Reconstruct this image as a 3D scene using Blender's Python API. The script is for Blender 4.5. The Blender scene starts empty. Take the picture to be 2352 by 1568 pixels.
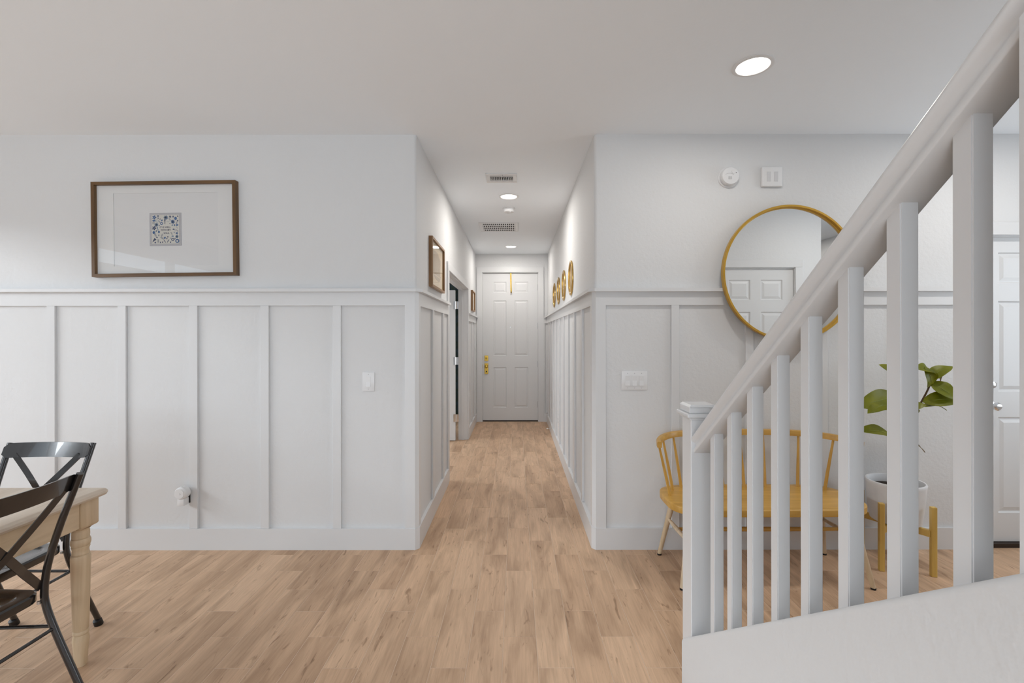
import bpy, bmesh, math, random
from mathutils import Vector, Matrix
random.seed(7)
S = bpy.context.scene
C = S.collection
PI = math.pi

# ------------------------------------------------------------------ camera
F = 1065.0
cd = bpy.data.cameras.new('camera')
cd.sensor_width = 36.0
cd.lens = 36.0 * F / 2352
cd.shift_x = -9 / 2352
cd.shift_y = -14 / 2352
cd.clip_start = 0.02
cam = bpy.data.objects.new('camera', cd)
C.objects.link(cam)
cam.location = (0, 0, 1.41)
cam.rotation_euler = (PI / 2, 0.0012, 0)
S.camera = cam

# ------------------------------------------------------------------ world, daylight, exposure
S.view_settings.view_transform = 'Standard'
S.view_settings.look = 'None'
S.view_settings.gamma = 1
S.view_settings.use_curve_mapping = False
S.view_settings.exposure = -0.19
w = bpy.data.worlds.new('World')
S.world = w
w.use_nodes = True
w.node_tree.nodes['Background'].inputs[0].default_value = (0.76, 0.88, 1.0, 1)
w.node_tree.nodes['Background'].inputs[1].default_value = 2.6


def area(name, loc, target, sx, sy, power, col, spread=PI):
    l = bpy.data.lights.new(name, 'AREA')
    l.shape = 'RECTANGLE'
    l.size, l.size_y = sx, sy
    l.energy = power
    l.color = col
    l.spread = spread
    o = bpy.data.objects.new(name, l)
    C.objects.link(o)
    o.location = loc
    d = Vector(target) - Vector(loc)
    o.rotation_euler = d.to_track_quat('-Z', 'Y').to_euler()
    return o


# open sky seen through the sliding door, and fill lamps outside the added, unseen windows
area('sky_light_patio', (-8.2, 0.9, 3.35), (-4.6, 1.2, 2.0), 7.0, 0.7, 450, (0.91, 0.96, 1.0))
area('fill_back', (-0.6, -3.6, 1.15), (-0.6, 0, 4.0), 6.4, 1.6, 120, (0.85, 0.935, 1.0))  # added fill, tilted up to brighten the ceiling and the room
area('fill_east', (4.65, 2.0, 1.5), (1.0, 2.0, 2.3), 1.3, 1.4, 17, (0.86, 0.935, 1.0))  # added fill lifting the right wall and ceiling
area('fill_study', (-3.85, 5.6, 1.5), (0, 5.4, 1.5), 2.2, 1.6, 60, (0.90, 0.955, 1.0))  # added fill spilling from the side room into the hall


# ------------------------------------------------------------------ materials
MATS = {}


def mat(name, col, rough=0.5, metal=0.0, spec=0.5, bump=None, var=None, coat=0.0, emit=None):
    m = bpy.data.materials.new(name)
    m.use_nodes = True
    nt = m.node_tree
    b = nt.nodes['Principled BSDF']
    b.inputs['Base Color'].default_value = (*col, 1)
    b.inputs['Roughness'].default_value = rough
    b.inputs['Metallic'].default_value = metal
    b.inputs['Specular IOR Level'].default_value = spec
    b.inputs['Coat Weight'].default_value = coat
    tc = nt.nodes.new('ShaderNodeTexCoord')
    if var:
        n = nt.nodes.new('ShaderNodeTexNoise')
        n.inputs['Scale'].default_value = var[0]
        n.inputs['Detail'].default_value = 3
        nt.links.new(tc.outputs['Object'], n.inputs['Vector'])
        r = nt.nodes.new('ShaderNodeValToRGB')
        r.color_ramp.elements[0].position = 0.3
        r.color_ramp.elements[1].position = 0.7
        r.color_ramp.elements[0].color = (*var[1], 1)
        r.color_ramp.elements[1].color = (*col, 1)
        nt.links.new(n.outputs['Fac'], r.inputs['Fac'])
        nt.links.new(r.outputs['Color'], b.inputs['Base Color'])
    if bump:
        n = nt.nodes.new('ShaderNodeTexNoise')
        n.inputs['Scale'].default_value = bump[0]
        n.inputs['Detail'].default_value = 2
        nt.links.new(tc.outputs['Object'], n.inputs['Vector'])
        bp = nt.nodes.new('ShaderNodeBump')
        bp.inputs['Strength'].default_value = bump[1]
        bp.inputs['Distance'].default_value = bump[2]
        nt.links.new(n.outputs['Fac'], bp.inputs['Height'])
        nt.links.new(bp.outputs['Normal'], b.inputs['Normal'])
    if emit:
        b.inputs['Emission Color'].default_value = (*emit[0], 1)
        b.inputs['Emission Strength'].default_value = emit[1]
    MATS[name] = m
    return m


def wood(name, c1, c2, axis='y', scale=1.0, rough=0.45, bump=0.1):
    m = bpy.data.materials.new(name)
    m.use_nodes = True
    nt = m.node_tree
    b = nt.nodes['Principled BSDF']
    b.inputs['Roughness'].default_value = rough
    tc = nt.nodes.new('ShaderNodeTexCoord')
    mp = nt.nodes.new('ShaderNodeMapping')
    s = {'x': (2, 26, 26), 'y': (26, 2, 26), 'z': (26, 26, 2)}[axis]
    mp.inputs['Scale'].default_value = tuple(v * scale for v in s)
    nt.links.new(tc.outputs['Object'], mp.inputs['Vector'])
    n = nt.nodes.new('ShaderNodeTexNoise')
    n.inputs['Scale'].default_value = 1.0
    n.inputs['Detail'].default_value = 5
    n.inputs['Distortion'].default_value = 0.6
    nt.links.new(mp.outputs['Vector'], n.inputs['Vector'])
    r = nt.nodes.new('ShaderNodeValToRGB')
    r.color_ramp.elements[0].position = 0.32
    r.color_ramp.elements[1].position = 0.68
    r.color_ramp.elements[0].color = (*c1, 1)
    r.color_ramp.elements[1].color = (*c2, 1)
    nt.links.new(n.outputs['Fac'], r.inputs['Fac'])
    nt.links.new(r.outputs['Color'], b.inputs['Base Color'])
    bp = nt.nodes.new('ShaderNodeBump')
    bp.inputs['Strength'].default_value = bump
    bp.inputs['Distance'].default_value = 0.002
    nt.links.new(n.outputs['Fac'], bp.inputs['Height'])
    nt.links.new(bp.outputs['Normal'], b.inputs['Normal'])
    MATS[name] = m
    return m


def plank_material():
    m = bpy.data.materials.new('plank_tile')
    m.use_nodes = True
    nt = m.node_tree
    L = nt.links.new
    N = nt.nodes.new
    b = nt.nodes['Principled BSDF']
    tc = N('ShaderNodeTexCoord')
    oi = N('ShaderNodeObjectInfo')
    ge = N('ShaderNodeNewGeometry')
    ad = N('ShaderNodeMath'); ad.operation = 'ADD'
    L(oi.outputs['Random'], ad.inputs[0]); L(ge.outputs['Random Per Island'], ad.inputs[1])
    fr = N('ShaderNodeMath'); fr.operation = 'FRACT'
    L(ad.outputs[0], fr.inputs[0])
    wn = N('ShaderNodeTexWhiteNoise'); wn.noise_dimensions = '1D'
    L(fr.outputs[0], wn.inputs['W'])
    sc = N('ShaderNodeVectorMath'); sc.operation = 'SCALE'
    sc.inputs['Scale'].default_value = 40.0
    L(wn.outputs['Color'], sc.inputs[0])
    va = N('ShaderNodeVectorMath'); va.operation = 'ADD'
    L(tc.outputs['Object'], va.inputs[0]); L(sc.outputs[0], va.inputs[1])

    def noise(scale, detail, dist, rough=0.5):
        mp = N('ShaderNodeMapping'); mp.inputs['Scale'].default_value = scale
        L(va.outputs[0], mp.inputs['Vector'])
        n = N('ShaderNodeTexNoise')
        n.inputs['Scale'].default_value = 1; n.inputs['Detail'].default_value = detail
        n.inputs['Distortion'].default_value = dist; n.inputs['Roughness'].default_value = rough
        L(mp.outputs['Vector'], n.inputs['Vector'])
        return n.outputs['Fac']

    def ramp(fac, p0, c0, p1, c1):
        r = N('ShaderNodeValToRGB')
        r.color_ramp.elements[0].position = p0; r.color_ramp.elements[1].position = p1
        r.color_ramp.elements[0].color = (*c0, 1); r.color_ramp.elements[1].color = (*c1, 1)
        L(fac, r.inputs['Fac'])
        return r.outputs['Color']

    def mix(fac, a, c, mode='MIX'):
        x = N('ShaderNodeMix'); x.data_type = 'RGBA'; x.blend_type = mode
        if isinstance(fac, float): x.inputs['Factor'].default_value = fac
        else: L(fac, x.inputs['Factor'])
        L(a, x.inputs[6])
        L(c, x.inputs[7])
        return x.outputs[2]
    grain = noise((60, 3.2, 1), 5, 1.2, 0.6)
    cloud = noise((9, 1.7, 1), 3, 0.8)
    knot = noise((26, 5.0, 1), 4, 1.8, 0.55)
    tone = ramp(wn.outputs['Value'], 0.0, (0.61, 0.408, 0.265), 1.0, (0.685, 0.475, 0.318))
    c2 = ramp(cloud, 0.30, (0.70, 0.66, 0.62), 0.60, (1.06, 1.05, 1.04))
    c3 = ramp(grain, 0.30, (0.83, 0.81, 0.79), 0.70, (1.05, 1.05, 1.05))
    c4 = ramp(knot, 0.26, (0.46, 0.40, 0.34), 0.385, (1, 1, 1))
    col = mix(1.0, tone, c2, 'MULTIPLY')
    col = mix(1.0, col, c3, 'MULTIPLY')
    col = mix(0.85, col, c4, 'MULTIPLY')
    L(col, b.inputs['Base Color'])
    b.inputs['Roughness'].default_value = 0.45
    b.inputs['Specular IOR Level'].default_value = 0.35
    bp = N('ShaderNodeBump'); bp.inputs['Strength'].default_value = 0.08; bp.inputs['Distance'].default_value = 0.002
    L(grain, bp.inputs['Height']); L(bp.outputs['Normal'], b.inputs['Normal'])
    MATS['plank'] = m


def glass_material():
    m = bpy.data.materials.new('clear_glass')
    m.use_nodes = True
    nt = m.node_tree
    nt.nodes.clear()
    o = nt.nodes.new('ShaderNodeOutputMaterial')
    mx = nt.nodes.new('ShaderNodeMixShader')
    t = nt.nodes.new('ShaderNodeBsdfTransparent')
    g = nt.nodes.new('ShaderNodeBsdfGlossy')
    g.inputs['Roughness'].default_value = 0.0
    lw = nt.nodes.new('ShaderNodeLayerWeight'); lw.inputs['Blend'].default_value = 0.5
    pw = nt.nodes.new('ShaderNodeMath'); pw.operation = 'POWER'; pw.inputs[1].default_value = 5.0
    ma = nt.nodes.new('ShaderNodeMath'); ma.operation = 'MULTIPLY_ADD'; ma.inputs[1].default_value = 0.45; ma.inputs[2].default_value = 0.035
    nt.links.new(lw.outputs['Facing'], pw.inputs[0]); nt.links.new(pw.outputs[0], ma.inputs[0])
    nt.links.new(ma.outputs[0], mx.inputs[0]); nt.links.new(t.outputs[0], mx.inputs[1]); nt.links.new(g.outputs[0], mx.inputs[2])
    nt.links.new(mx.outputs[0], o.inputs['Surface'])
    MATS['glass'] = m


mat('wall', (0.715, 0.717, 0.72), 0.75, bump=(50, 0.36, 0.005))
mat('ceiling', (0.90, 0.94, 0.98), 0.85, bump=(45, 0.12, 0.004))
mat('trim', (0.715, 0.717, 0.722), 0.33, spec=0.45)
mat('door_paint', (0.72, 0.725, 0.73), 0.4, spec=0.4)
mat('plastic', (0.78, 0.78, 0.785), 0.35)
mat('plastic_slot', (0.64, 0.64, 0.65), 0.5)
mat('plastic_grey', (0.55, 0.55, 0.56), 0.45)
mat('dark', (0.012, 0.011, 0.011), 0.6)
mat('vent_dark', (0.03, 0.03, 0.03), 0.9)
mat('bronze', (0.035, 0.022, 0.016), 0.5, metal=0.4)
mat('gold', (0.60, 0.36, 0.06), 0.30, metal=0.55, var=(14, (0.52, 0.30, 0.045)))
mat('gold_leaf', (0.62, 0.40, 0.13), 0.26, metal=0.8, var=(20, (0.48, 0.30, 0.08)))
mat('brass', (0.58, 0.38, 0.07), 0.22, metal=0.9)
mat('chrome', (0.75, 0.75, 0.76), 0.08, metal=1.0)
mat('steel', (0.55, 0.56, 0.57), 0.3, metal=1.0)
mat('mirror', (0.86, 0.865, 0.86), 0.0, metal=1.0)
mat('black_metal', (0.009, 0.0095, 0.011), 0.22, spec=0.6, coat=0.5, var=(9, (0.016, 0.013, 0.013)), bump=(90, 0.05, 0.001))
mat('rubber', (0.006, 0.006, 0.007), 0.5)
mat('paper', (0.72, 0.72, 0.72), 0.9)
mat('paper_mat', (0.745, 0.745, 0.74), 0.9)
mat('cream', (0.78, 0.63, 0.43), 0.8)
mat('cream_dark', (0.56, 0.44, 0.30), 0.85)
mat('linen', (0.62, 0.61, 0.56), 0.95, bump=(900, 0.3, 0.0005))
mat('linen_border', (0.42, 0.42, 0.46), 0.95, bump=(900, 0.3, 0.0005))
mat('ink_navy', (0.030, 0.055, 0.135), 0.9)
mat('ink_blue', (0.04, 0.12, 0.29), 0.9)
mat('ink_pale', (0.13, 0.21, 0.33), 0.9)
mat('ink_text', (0.055, 0.06, 0.11), 0.9)
mat('grout', (0.70, 0.55, 0.42), 0.9)
mat('stucco', (0.22, 0.20, 0.18), 0.9)
mat('slab', (0.40, 0.30, 0.23), 0.9)
mat('ceramic', (0.78, 0.78, 0.79), 0.5, bump=(60, 0.08, 0.002), var=(10, (0.70, 0.70, 0.71)))
mat('soil', (0.035, 0.024, 0.017), 0.95, bump=(80, 0.8, 0.01))
mat('stem', (0.10, 0.055, 0.02), 0.7)
mat('leaf', (0.36, 0.36, 0.012), 0.40, var=(10, (0.20, 0.235, 0.008)), bump=(25, 0.15, 0.004))
mat('vein', (0.30, 0.34, 0.06), 0.45)
mat('leaf_dry', (0.20, 0.13, 0.04), 0.6)
mat('lens', (1, 0.97, 0.92), 0.4, emit=((1.0, 0.93, 0.83), 9.0))
mat('carpet', (0.42, 0.38, 0.33), 1.0, bump=(260, 0.5, 0.004))
mat('curtain', (0.03, 0.045, 0.06), 0.9, var=(16, (0.02, 0.03, 0.012)))
wood('walnut', (0.085, 0.040, 0.012), (0.165, 0.085, 0.028), 'x')
wood('walnut_v', (0.085, 0.040, 0.012), (0.165, 0.085, 0.028), 'z')
wood('oak', (0.22, 0.115, 0.045), (0.33, 0.19, 0.085), 'y')
wood('oak_v', (0.22, 0.115, 0.045), (0.33, 0.19, 0.085), 'z')
wood('table_top', (0.58, 0.475, 0.37), (0.74, 0.64, 0.53), 'y')
wood('table_wood', (0.57, 0.42, 0.26), (0.73, 0.565, 0.38), 'z')
wood('table_apron', (0.57, 0.42, 0.26), (0.73, 0.565, 0.38), 'y')
wood('bench', (0.50, 0.27, 0.050), (0.66, 0.38, 0.085), 'x', rough=0.35)
wood('bench_v', (0.50, 0.27, 0.050), (0.66, 0.38, 0.085), 'z', rough=0.35)
wood('bench_leg', (0.52, 0.38, 0.22), (0.72, 0.58, 0.42), 'z', rough=0.35)
wood('stand', (0.56, 0.36, 0.085), (0.70, 0.47, 0.13), 'z')
plank_material()
glass_material()


# ------------------------------------------------------------------ mesh helpers
def B():
    return bmesh.new()


def box(bm, x0, x1, y0, y1, z0, z1, bev=0.0, seg=1):
    t = bmesh.new()
    bmesh.ops.create_cube(t, size=1)
    for v in t.verts:
        v.co = ((x0 + x1) / 2 + v.co.x * (x1 - x0), (y0 + y1) / 2 + v.co.y * (y1 - y0), (z0 + z1) / 2 + v.co.z * (z1 - z0))
    if bev:
        bmesh.ops.bevel(t, geom=t.edges[:], offset=bev, segments=seg, affect='EDGES', profile=0.5)
    join(bm, t)
    return bm


def join(bm, t, M=None):
    me = bpy.data.meshes.new('tmp')
    t.to_mesh(me)
    t.free()
    if M is not None:
        me.transform(M)
    bm.from_mesh(me)
    bpy.data.meshes.remove(me)


def prism(bm, poly, a0, a1, axis='z'):
    """extrude a 2D polygon; axis z: (x,y); axis x: (y,z); axis y: (x,z)"""
    def P(p, a):
        return {'z': (p[0], p[1], a), 'x': (a, p[0], p[1]), 'y': (p[0], a, p[1])}[axis]
    v0 = [bm.verts.new(P(p, a0)) for p in poly]
    v1 = [bm.verts.new(P(p, a1)) for p in poly]
    n = len(poly)
    fs = [bm.faces.new(v0), bm.faces.new(v1[::-1])]
    for i in range(n):
        fs.append(bm.faces.new((v0[i], v1[i], v1[(i + 1) % n], v0[(i + 1) % n])))
    bmesh.ops.recalc_face_normals(bm, faces=fs)
    return bm


def ribbon(bm, pts, t0, t1, z0, z1):
    """strip following a plan path, between two offsets on the path's left side"""
    n = len(pts)
    nor = []
    for i in range(n - 1):
        d = Vector(pts[i + 1]) - Vector(pts[i])
        nor.append(Vector((-d.y, d.x)).normalized())

    def off(t):
        out = []
        for i in range(n):
            if i == 0: v = nor[0]
            elif i == n - 1: v = nor[-1]
            else:
                v = nor[i - 1] + nor[i]
                v = v / (v.dot(nor[i]))
            out.append((pts[i][0] + v.x * t, pts[i][1] + v.y * t))
        return out
    return prism(bm, off(t0) + off(t1)[::-1], z0, z1)


def lathe(bm, prof, seg=24, M=None, cap=True):
    """profile [(r,z)...] around z"""
    t = bmesh.new()
    rings = []
    for r, z in prof:
        if r <= 1e-6:
            rings.append([t.verts.new((0, 0, z))])
        else:
            rings.append([t.verts.new((r * math.cos(2 * PI * i / seg), r * math.sin(2 * PI * i / seg), z)) for i in range(seg)])
    for a, b in zip(rings[:-1], rings[1:]):
        for i in range(seg):
            j = (i + 1) % seg
            if len(a) == 1 and len(b) == 1: continue
            if len(a) == 1: t.faces.new((a[0], b[j], b[i]))
            elif len(b) == 1: t.faces.new((a[i], a[j], b[0]))
            else: t.faces.new((a[i], a[j], b[j], b[i]))
    if cap:
        if len(rings[0]) > 1: t.faces.new(rings[0][::-1])
        if len(rings[-1]) > 1: t.faces.new(rings[-1])
    bmesh.ops.recalc_face_normals(t, faces=t.faces[:])
    join(bm, t, M)
    return bm


def spline(pts, n):
    """Catmull-Rom through points"""
    P = [Vector(p) for p in pts]
    P = [P[0] * 2 - P[1]] + P + [P[-1] * 2 - P[-2]]
    out = []
    for i in range(1, len(P) - 2):
        for k in range(n):
            t = k / n
            a, b, c, d = P[i - 1], P[i], P[i + 1], P[i + 2]
            out.append(0.5 * ((2 * b) + (c - a) * t + (2 * a - 5 * b + 4 * c - d) * t * t + (3 * b - a - 3 * c + d) * t ** 3))
    out.append(P[-2])
    return out


def sweep(bm, path, sect, up=(0, 0, 1), closed_sect=True, scale=None):
    """sweep a 2D section (side, up) along a 3D path"""
    path = [Vector(p) for p in path]
    up = Vector(up)
    n = len(path)
    rings = []
    for i, p in enumerate(path):
        d = (path[min(i + 1, n - 1)] - path[max(i - 1, 0)]).normalized()
        s = d.cross(up)
        if s.length < 1e-4: s = d.cross(Vector((1, 0, 0)))
        s.normalize()
        u = s.cross(d).normalized()
        k = scale[i] if scale else 1.0
        rings.append([bm.verts.new(p + s * a * k + u * b * k) for a, b in sect])
    m = len(sect)
    fs = []
    for a, b in zip(rings[:-1], rings[1:]):
        for i in range(m):
            j = (i + 1) % m
            fs.append(bm.faces.new((a[i], a[j], b[j], b[i])))
    fs.append(bm.faces.new(rings[0][::-1]))
    fs.append(bm.faces.new(rings[-1]))
    bmesh.ops.recalc_face_normals(bm, faces=fs)
    return bm


def circ(r, n=10):
    return [(r * math.cos(2 * PI * i / n), r * math.sin(2 * PI * i / n)) for i in range(n)]


def tube(bm, path, r, n=10, r2=None, up=(0.13, 0.21, 0.97)):
    sc = None
    if r2 is not None:
        k = len(path) - 1
        sc = [1 + (r2 / r - 1) * i / k for i in range(k + 1)]
    return sweep(bm, path, circ(r, n), up, scale=sc)


def obj(name, bm, m, parent=None, smooth=True, ang=35):
    me = bpy.data.meshes.new(name)
    bm.to_mesh(me)
    bm.free()
    if isinstance(m, (list, tuple)):
        for q in m: me.materials.append(MATS[q])
    else:
        me.materials.append(MATS[m])
    if smooth:
        me.shade_smooth()
        me.set_sharp_from_angle(angle=math.radians(ang))
    o = bpy.data.objects.new(name, me)
    C.objects.link(o)
    if parent is not None:
        o.parent = parent
    return o


def thing(name, label, cat, loc=(0, 0, 0), rot=(0, 0, 0), group=None):
    o = bpy.data.objects.new(name, None)
    o.empty_display_size = 0.05
    C.objects.link(o)
    o.location = loc
    o.rotation_euler = rot
    tag(o, label, cat, group)
    return o


def tag(o, label, cat, group=None):
    o['label'] = label
    o['category'] = cat
    if group: o['group'] = group
    return o


def struct(name, bm, m, label=None, smooth=True):
    o = obj(name, bm, m, smooth=smooth)
    o['kind'] = 'structure'
    if label: o['label'] = label
    return o


def empty_struct(name, loc, rot=(0, 0, 0), label=None):
    o = bpy.data.objects.new(name, None)
    o.empty_display_size = 0.05
    C.objects.link(o)
    o.location = loc
    o.rotation_euler = rot
    o['kind'] = 'structure'
    if label: o['label'] = label
    return o


def dup(root, loc, rot=None, label=None, group=None):
    r = root.copy()
    C.objects.link(r)
    r.location = loc
    if rot is not None: r.rotation_euler = rot
    if label: r['label'] = label
    if group: r['group'] = group
    for ch in list(root.children):
        c = ch.copy(); C.objects.link(c); c.parent = r
        for g in ch.children:
            d = g.copy(); C.objects.link(d); d.parent = c
    return r


# ------------------------------------------------------------------ dimensions of the place
H = 2.74          # ceiling
WY = 3.07         # face of the walls looking at the camera
HL, HR = -0.66, 0.52   # hall side walls
HE = 7.58         # hall end wall
XW, XE, YB = -4.6, 4.3, -3.2
RC = 0.022        # rounded plaster corners
T = 0.12


def arc(cx, cy, r, a0, a1, n=6):
    return [(cx + r * math.cos(a0 + (a1 - a0) * i / n), cy + r * math.sin(a0 + (a1 - a0) * i / n)) for i in range(n + 1)]


# ------------------------------------------------------------------ floor of wood-look plank tiles
bm = B()
box(bm, XW - 0.2, XE + 0.2, YB - 0.2, HE + 0.3, -0.10, -0.0010)
floor = struct('floor', bm, 'grout', 'wood-look plank tile floor', smooth=False)
PW, PL, G = 0.1524, 0.6096, 0.0024
full_mesh = None
cand = []
k0 = int((XW + 0.06) / PW) - 2
for k in range(k0, k0 + 64):
    x0 = -0.06 + PW * k
    x1 = x0 + PW
    yj = 1.968 - (PL / 3) * (k - 1)
    yj -= PL * math.floor((yj - YB) / PL) + PL
    while yj < HE:
        y0, y1 = yj, yj + PL
        yj += PL
        in_hall = x1 > -3.5 and x0 < HR
        ax0, ax1 = max(x0, XW), min(x1, XE)
        ay0, ay1 = max(y0, YB), min(y1, HE if in_hall else WY)
        if in_hall and ay0 >= WY:
            ax0, ax1 = max(ax0, -3.5), min(ax1, HR + 0.01)
        if ax1 - ax0 < 0.02 or ay1 - ay0 < 0.02:
            continue
        cand.append((ax0 + G / 2, ax1 - G / 2, ay0 + G / 2, ay1 - G / 2))


def plank_bm(w_, l_):
    b = B()
    x, y, c = w_ / 2, l_ / 2, 0.0008
    vb = [b.verts.new(p) for p in ((-x, -y, -0.006), (x, -y, -0.006), (x, y, -0.006), (-x, y, -0.006))]
    vm = [b.verts.new(p) for p in ((-x, -y, -c), (x, -y, -c), (x, y, -c), (-x, y, -c))]
    vt = [b.verts.new(p) for p in ((-x + c, -y + c, 0), (x - c, -y + c, 0), (x - c, y - c, 0), (-x + c, y - c, 0))]
    for a, d in ((vb, vm), (vm, vt)):
        for i in range(4):
            b.faces.new((a[i], a[(i + 1) % 4], d[(i + 1) % 4], d[i]))
    b.faces.new(vt)
    return b


def in_view(c):
    cx, cy = (c[0] + c[1]) / 2, (c[2] + c[3]) / 2
    if cy < 1.55: return False
    if cy > WY and cx < HL - 0.08: return False
    return -1.2 < cx / cy < 1.2


vis = [c for c in cand if in_view(c)]
vis.sort(key=lambda c: c[2])
vis, rest = vis[:300], vis[300:] + [c for c in cand if not in_view(c)]
for c in vis:
    w_, l_ = c[1] - c[0], c[3] - c[2]
    isfull = abs(w_ - (PW - G)) < 1e-5 and abs(l_ - (PL - G)) < 1e-5
    if isfull and full_mesh:
        o = bpy.data.objects.new('plank', full_mesh)
        C.objects.link(o)
        o.parent = floor
    else:
        o = obj('plank', plank_bm(w_, l_), 'plank', floor, smooth=False)
        if isfull: full_mesh = o.data
    o.location = ((c[0] + c[1]) / 2, (c[2] + c[3]) / 2, 0)
bm = B()
for c in rest:
    join(bm, plank_bm(c[1] - c[0], c[3] - c[2]), Matrix.Translation(((c[0] + c[1]) / 2, (c[2] + c[3]) / 2, 0)))
o = obj('plank_field', bm, 'plank', floor, smooth=False)
o['kind'] = 'stuff'

# ------------------------------------------------------------------ ceiling (with the stair opening)
SX0, SX1 = 0.742, 1.75
bm = B()
for x0, x1, y0, y1 in ((XW - 0.2, SX0, YB - 0.2, HE + 0.3), (SX1, XE + 0.2, YB - 0.2, HE + 0.3), (SX0, SX1, 0.55, HE + 0.3)):
    box(bm, x0, x1, y0, y1, H, H + 0.12)
struct('ceiling', bm, 'ceiling', 'flat pale grey ceiling', smooth=False)

# ------------------------------------------------------------------ walls
bm = B()
prism(bm, [(XW, WY)] + arc(HL - RC, WY + RC, RC, -PI / 2, 0) + [(HL, 4.49), (HL - T, 4.49), (HL - T, WY + T), (XW, WY + T)], 0, H)
wall_left = struct('wall_left', bm, 'wall', 'white wall with board and batten wainscot left of the hallway')
bm = B()
box(bm, HL - T, HL, 4.49, 6.29, 2.045, H)
box(bm, HL - T, HL, 6.29, HE + 0.14, 0, H)
wall_hl = struct('wall_hall_left', bm, 'wall', 'white hallway wall around and past the side doorway', smooth=False)
GX0, GX1 = 3.062, 3.902
bm = B()
prism(bm, [(HR, HE + 0.14)] + arc(HR + RC, WY + RC, RC, PI, 1.5 * PI) + [(GX0, WY), (GX0, WY + T), (HR + T, WY + T), (HR + T, HE + 0.14)], 0, H)
wall_right = struct('wall_right', bm, 'wall', 'white wall with board and batten wainscot right of the hallway')
bm = B()
box(bm, GX0, GX1, WY, WY + T, 2.075, H)
box(bm, GX1, XE, WY, WY + T, 0, H)
wall_ga = struct('wall_garage', bm, 'wall', 'white wall around the far right door', smooth=False)
DX0, DX1, DH = -0.556, 0.372, 2.445
bm = B()
box(bm, HL, DX0, HE, HE + 0.14, 0, H)
box(bm, DX1, HR, HE, HE + 0.14, 0, H)
box(bm, DX0, DX1, HE, HE + 0.14, DH, H)
wall_end = struct('wall_hall_end', bm, 'wall', 'white end wall of the hallway around the front door', smooth=False)
# the rest of the room, behind and beside the camera
PY0, PY1, PZ = -1.6, 2.75, 2.46
bm = B()
box(bm, XW - T, XW, YB, PY0, 0, H); box(bm, XW - T, XW, PY1, WY + T, 0, H); box(bm, XW - T, XW, PY0, PY1, PZ, H)
struct('wall_patio', bm, 'wall', smooth=False)
BX0, BX1, BZ0, BZ1 = -3.9, 2.7, 0.4, 2.5
bm = B()
box(bm, XW - T, BX0, YB - T, YB, 0, H); box(bm, BX1, XE + T, YB - T, YB, 0, H)
box(bm, BX0, BX1, YB - T, YB, 0, BZ0); box(bm, BX0, BX1, YB - T, YB, BZ1, H)
struct('wall_back', bm, 'wall', smooth=False)
bm = B()
box(bm, XE, XE + T, YB, 1.3, 0, H); box(bm, XE, XE + T, 2.7, WY + T, 0, H); box(bm, XE, XE + T, 1.3, 2.7, 0, 0.75); box(bm, XE, XE + T, 1.3, 2.7, 2.25, H)
struct('wall_east', bm, 'wall', smooth=False)
# side room behind the hallway's left wall
bm = B()
box(bm, -3.6, -3.5, WY + T, 4.4, 0, H); box(bm, -3.6, -3.5, 6.8, HE + 0.2, 0, H); box(bm, -3.6, -3.5, 4.4, 6.8, 0, 0.6); box(bm, -3.6, -3.5, 4.4, 6.8, 2.4, H)
struct('wall_study_west', bm, 'wall', smooth=False)
bm = B()
box(bm, -3.5, HL - T, HE + 0.14, HE + 0.26, 0, H)
struct('wall_study_end', bm, 'wall', smooth=False)
# closet wall and stair side wall (seen in the round mirror)
CY = 1.33
CW1 = 3.095
bm = B()
CDX0, CDX1 = 2.045, 2.835
box(bm, SX1, CDX0, CY - T, CY, 0, H, 0); box(bm, CDX1, CW1, CY - T, CY, 0, H, 0); box(bm, CDX0, CDX1, CY - T, CY, 2.10, H, 0)
struct('wall_closet', bm, 'wall', 'white wall with closet door seen in the round mirror', smooth=False)
bm = B()
box(bm, SX1, SX1 + T, YB, CY - T, 0, H)
struct('wall_stair_side', bm, 'wall', smooth=False)
bm = B()
box(bm, CW1 - T, CW1, YB, CY - T, 0, H)
struct('wall_passage', bm, 'wall', smooth=False)
# stair well above the ceiling
bm = B()
box(bm, SX0 - 0.1, SX0, YB, 0.55, H + 0.12, 5.0); box(bm, SX1, SX1 + 0.1, YB, 0.55, H + 0.12, 5.0)
box(bm, SX0, SX1, 0.55, 0.65, H + 0.12, 5.0); box(bm, SX0 - 0.1, SX1 + 0.1, YB - 0.1, YB, H + 0.12, 5.0)
box(bm, SX0 - 0.1, SX1 + 0.1, YB - 0.1, 0.65, 5.0, 5.1)
struct('wall_stairwell', bm, 'wall', smooth=False)


def window(name, loc, rot, w_, h_, mull, label):
    r = empty_struct(name, loc, rot, label)
    bm = B()
    f = 0.06
    box(bm, -w_ / 2, w_ / 2, -0.04, 0.04, 0, f); box(bm, -w_ / 2, w_ / 2, -0.04, 0.04, h_ - f, h_)
    box(bm, -w_ / 2, -w_ / 2 + f, -0.04, 0.04, f, h_ - f); box(bm, w_ / 2 - f, w_ / 2, -0.04, 0.04, f, h_ - f)
    for i in range(1, mull):
        x = -w_ / 2 + w_ * i / mull
        box(bm, x - 0.035, x + 0.035, -0.04, 0.04, f, h_ - f)
    obj('window_frame', bm, 'trim', r, smooth=False)
    for i in range(mull):
        bm = B()
        a = -w_ / 2 + w_ * i / mull + (f if i == 0 else 0.035)
        b = -w_ / 2 + w_ * (i + 1) / mull - (f if i == mull - 1 else 0.035)
        box(bm, a, b, -0.003, 0.003, f, h_ - f)
        obj('pane', bm, 'glass', r, smooth=False)
    return r


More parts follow.
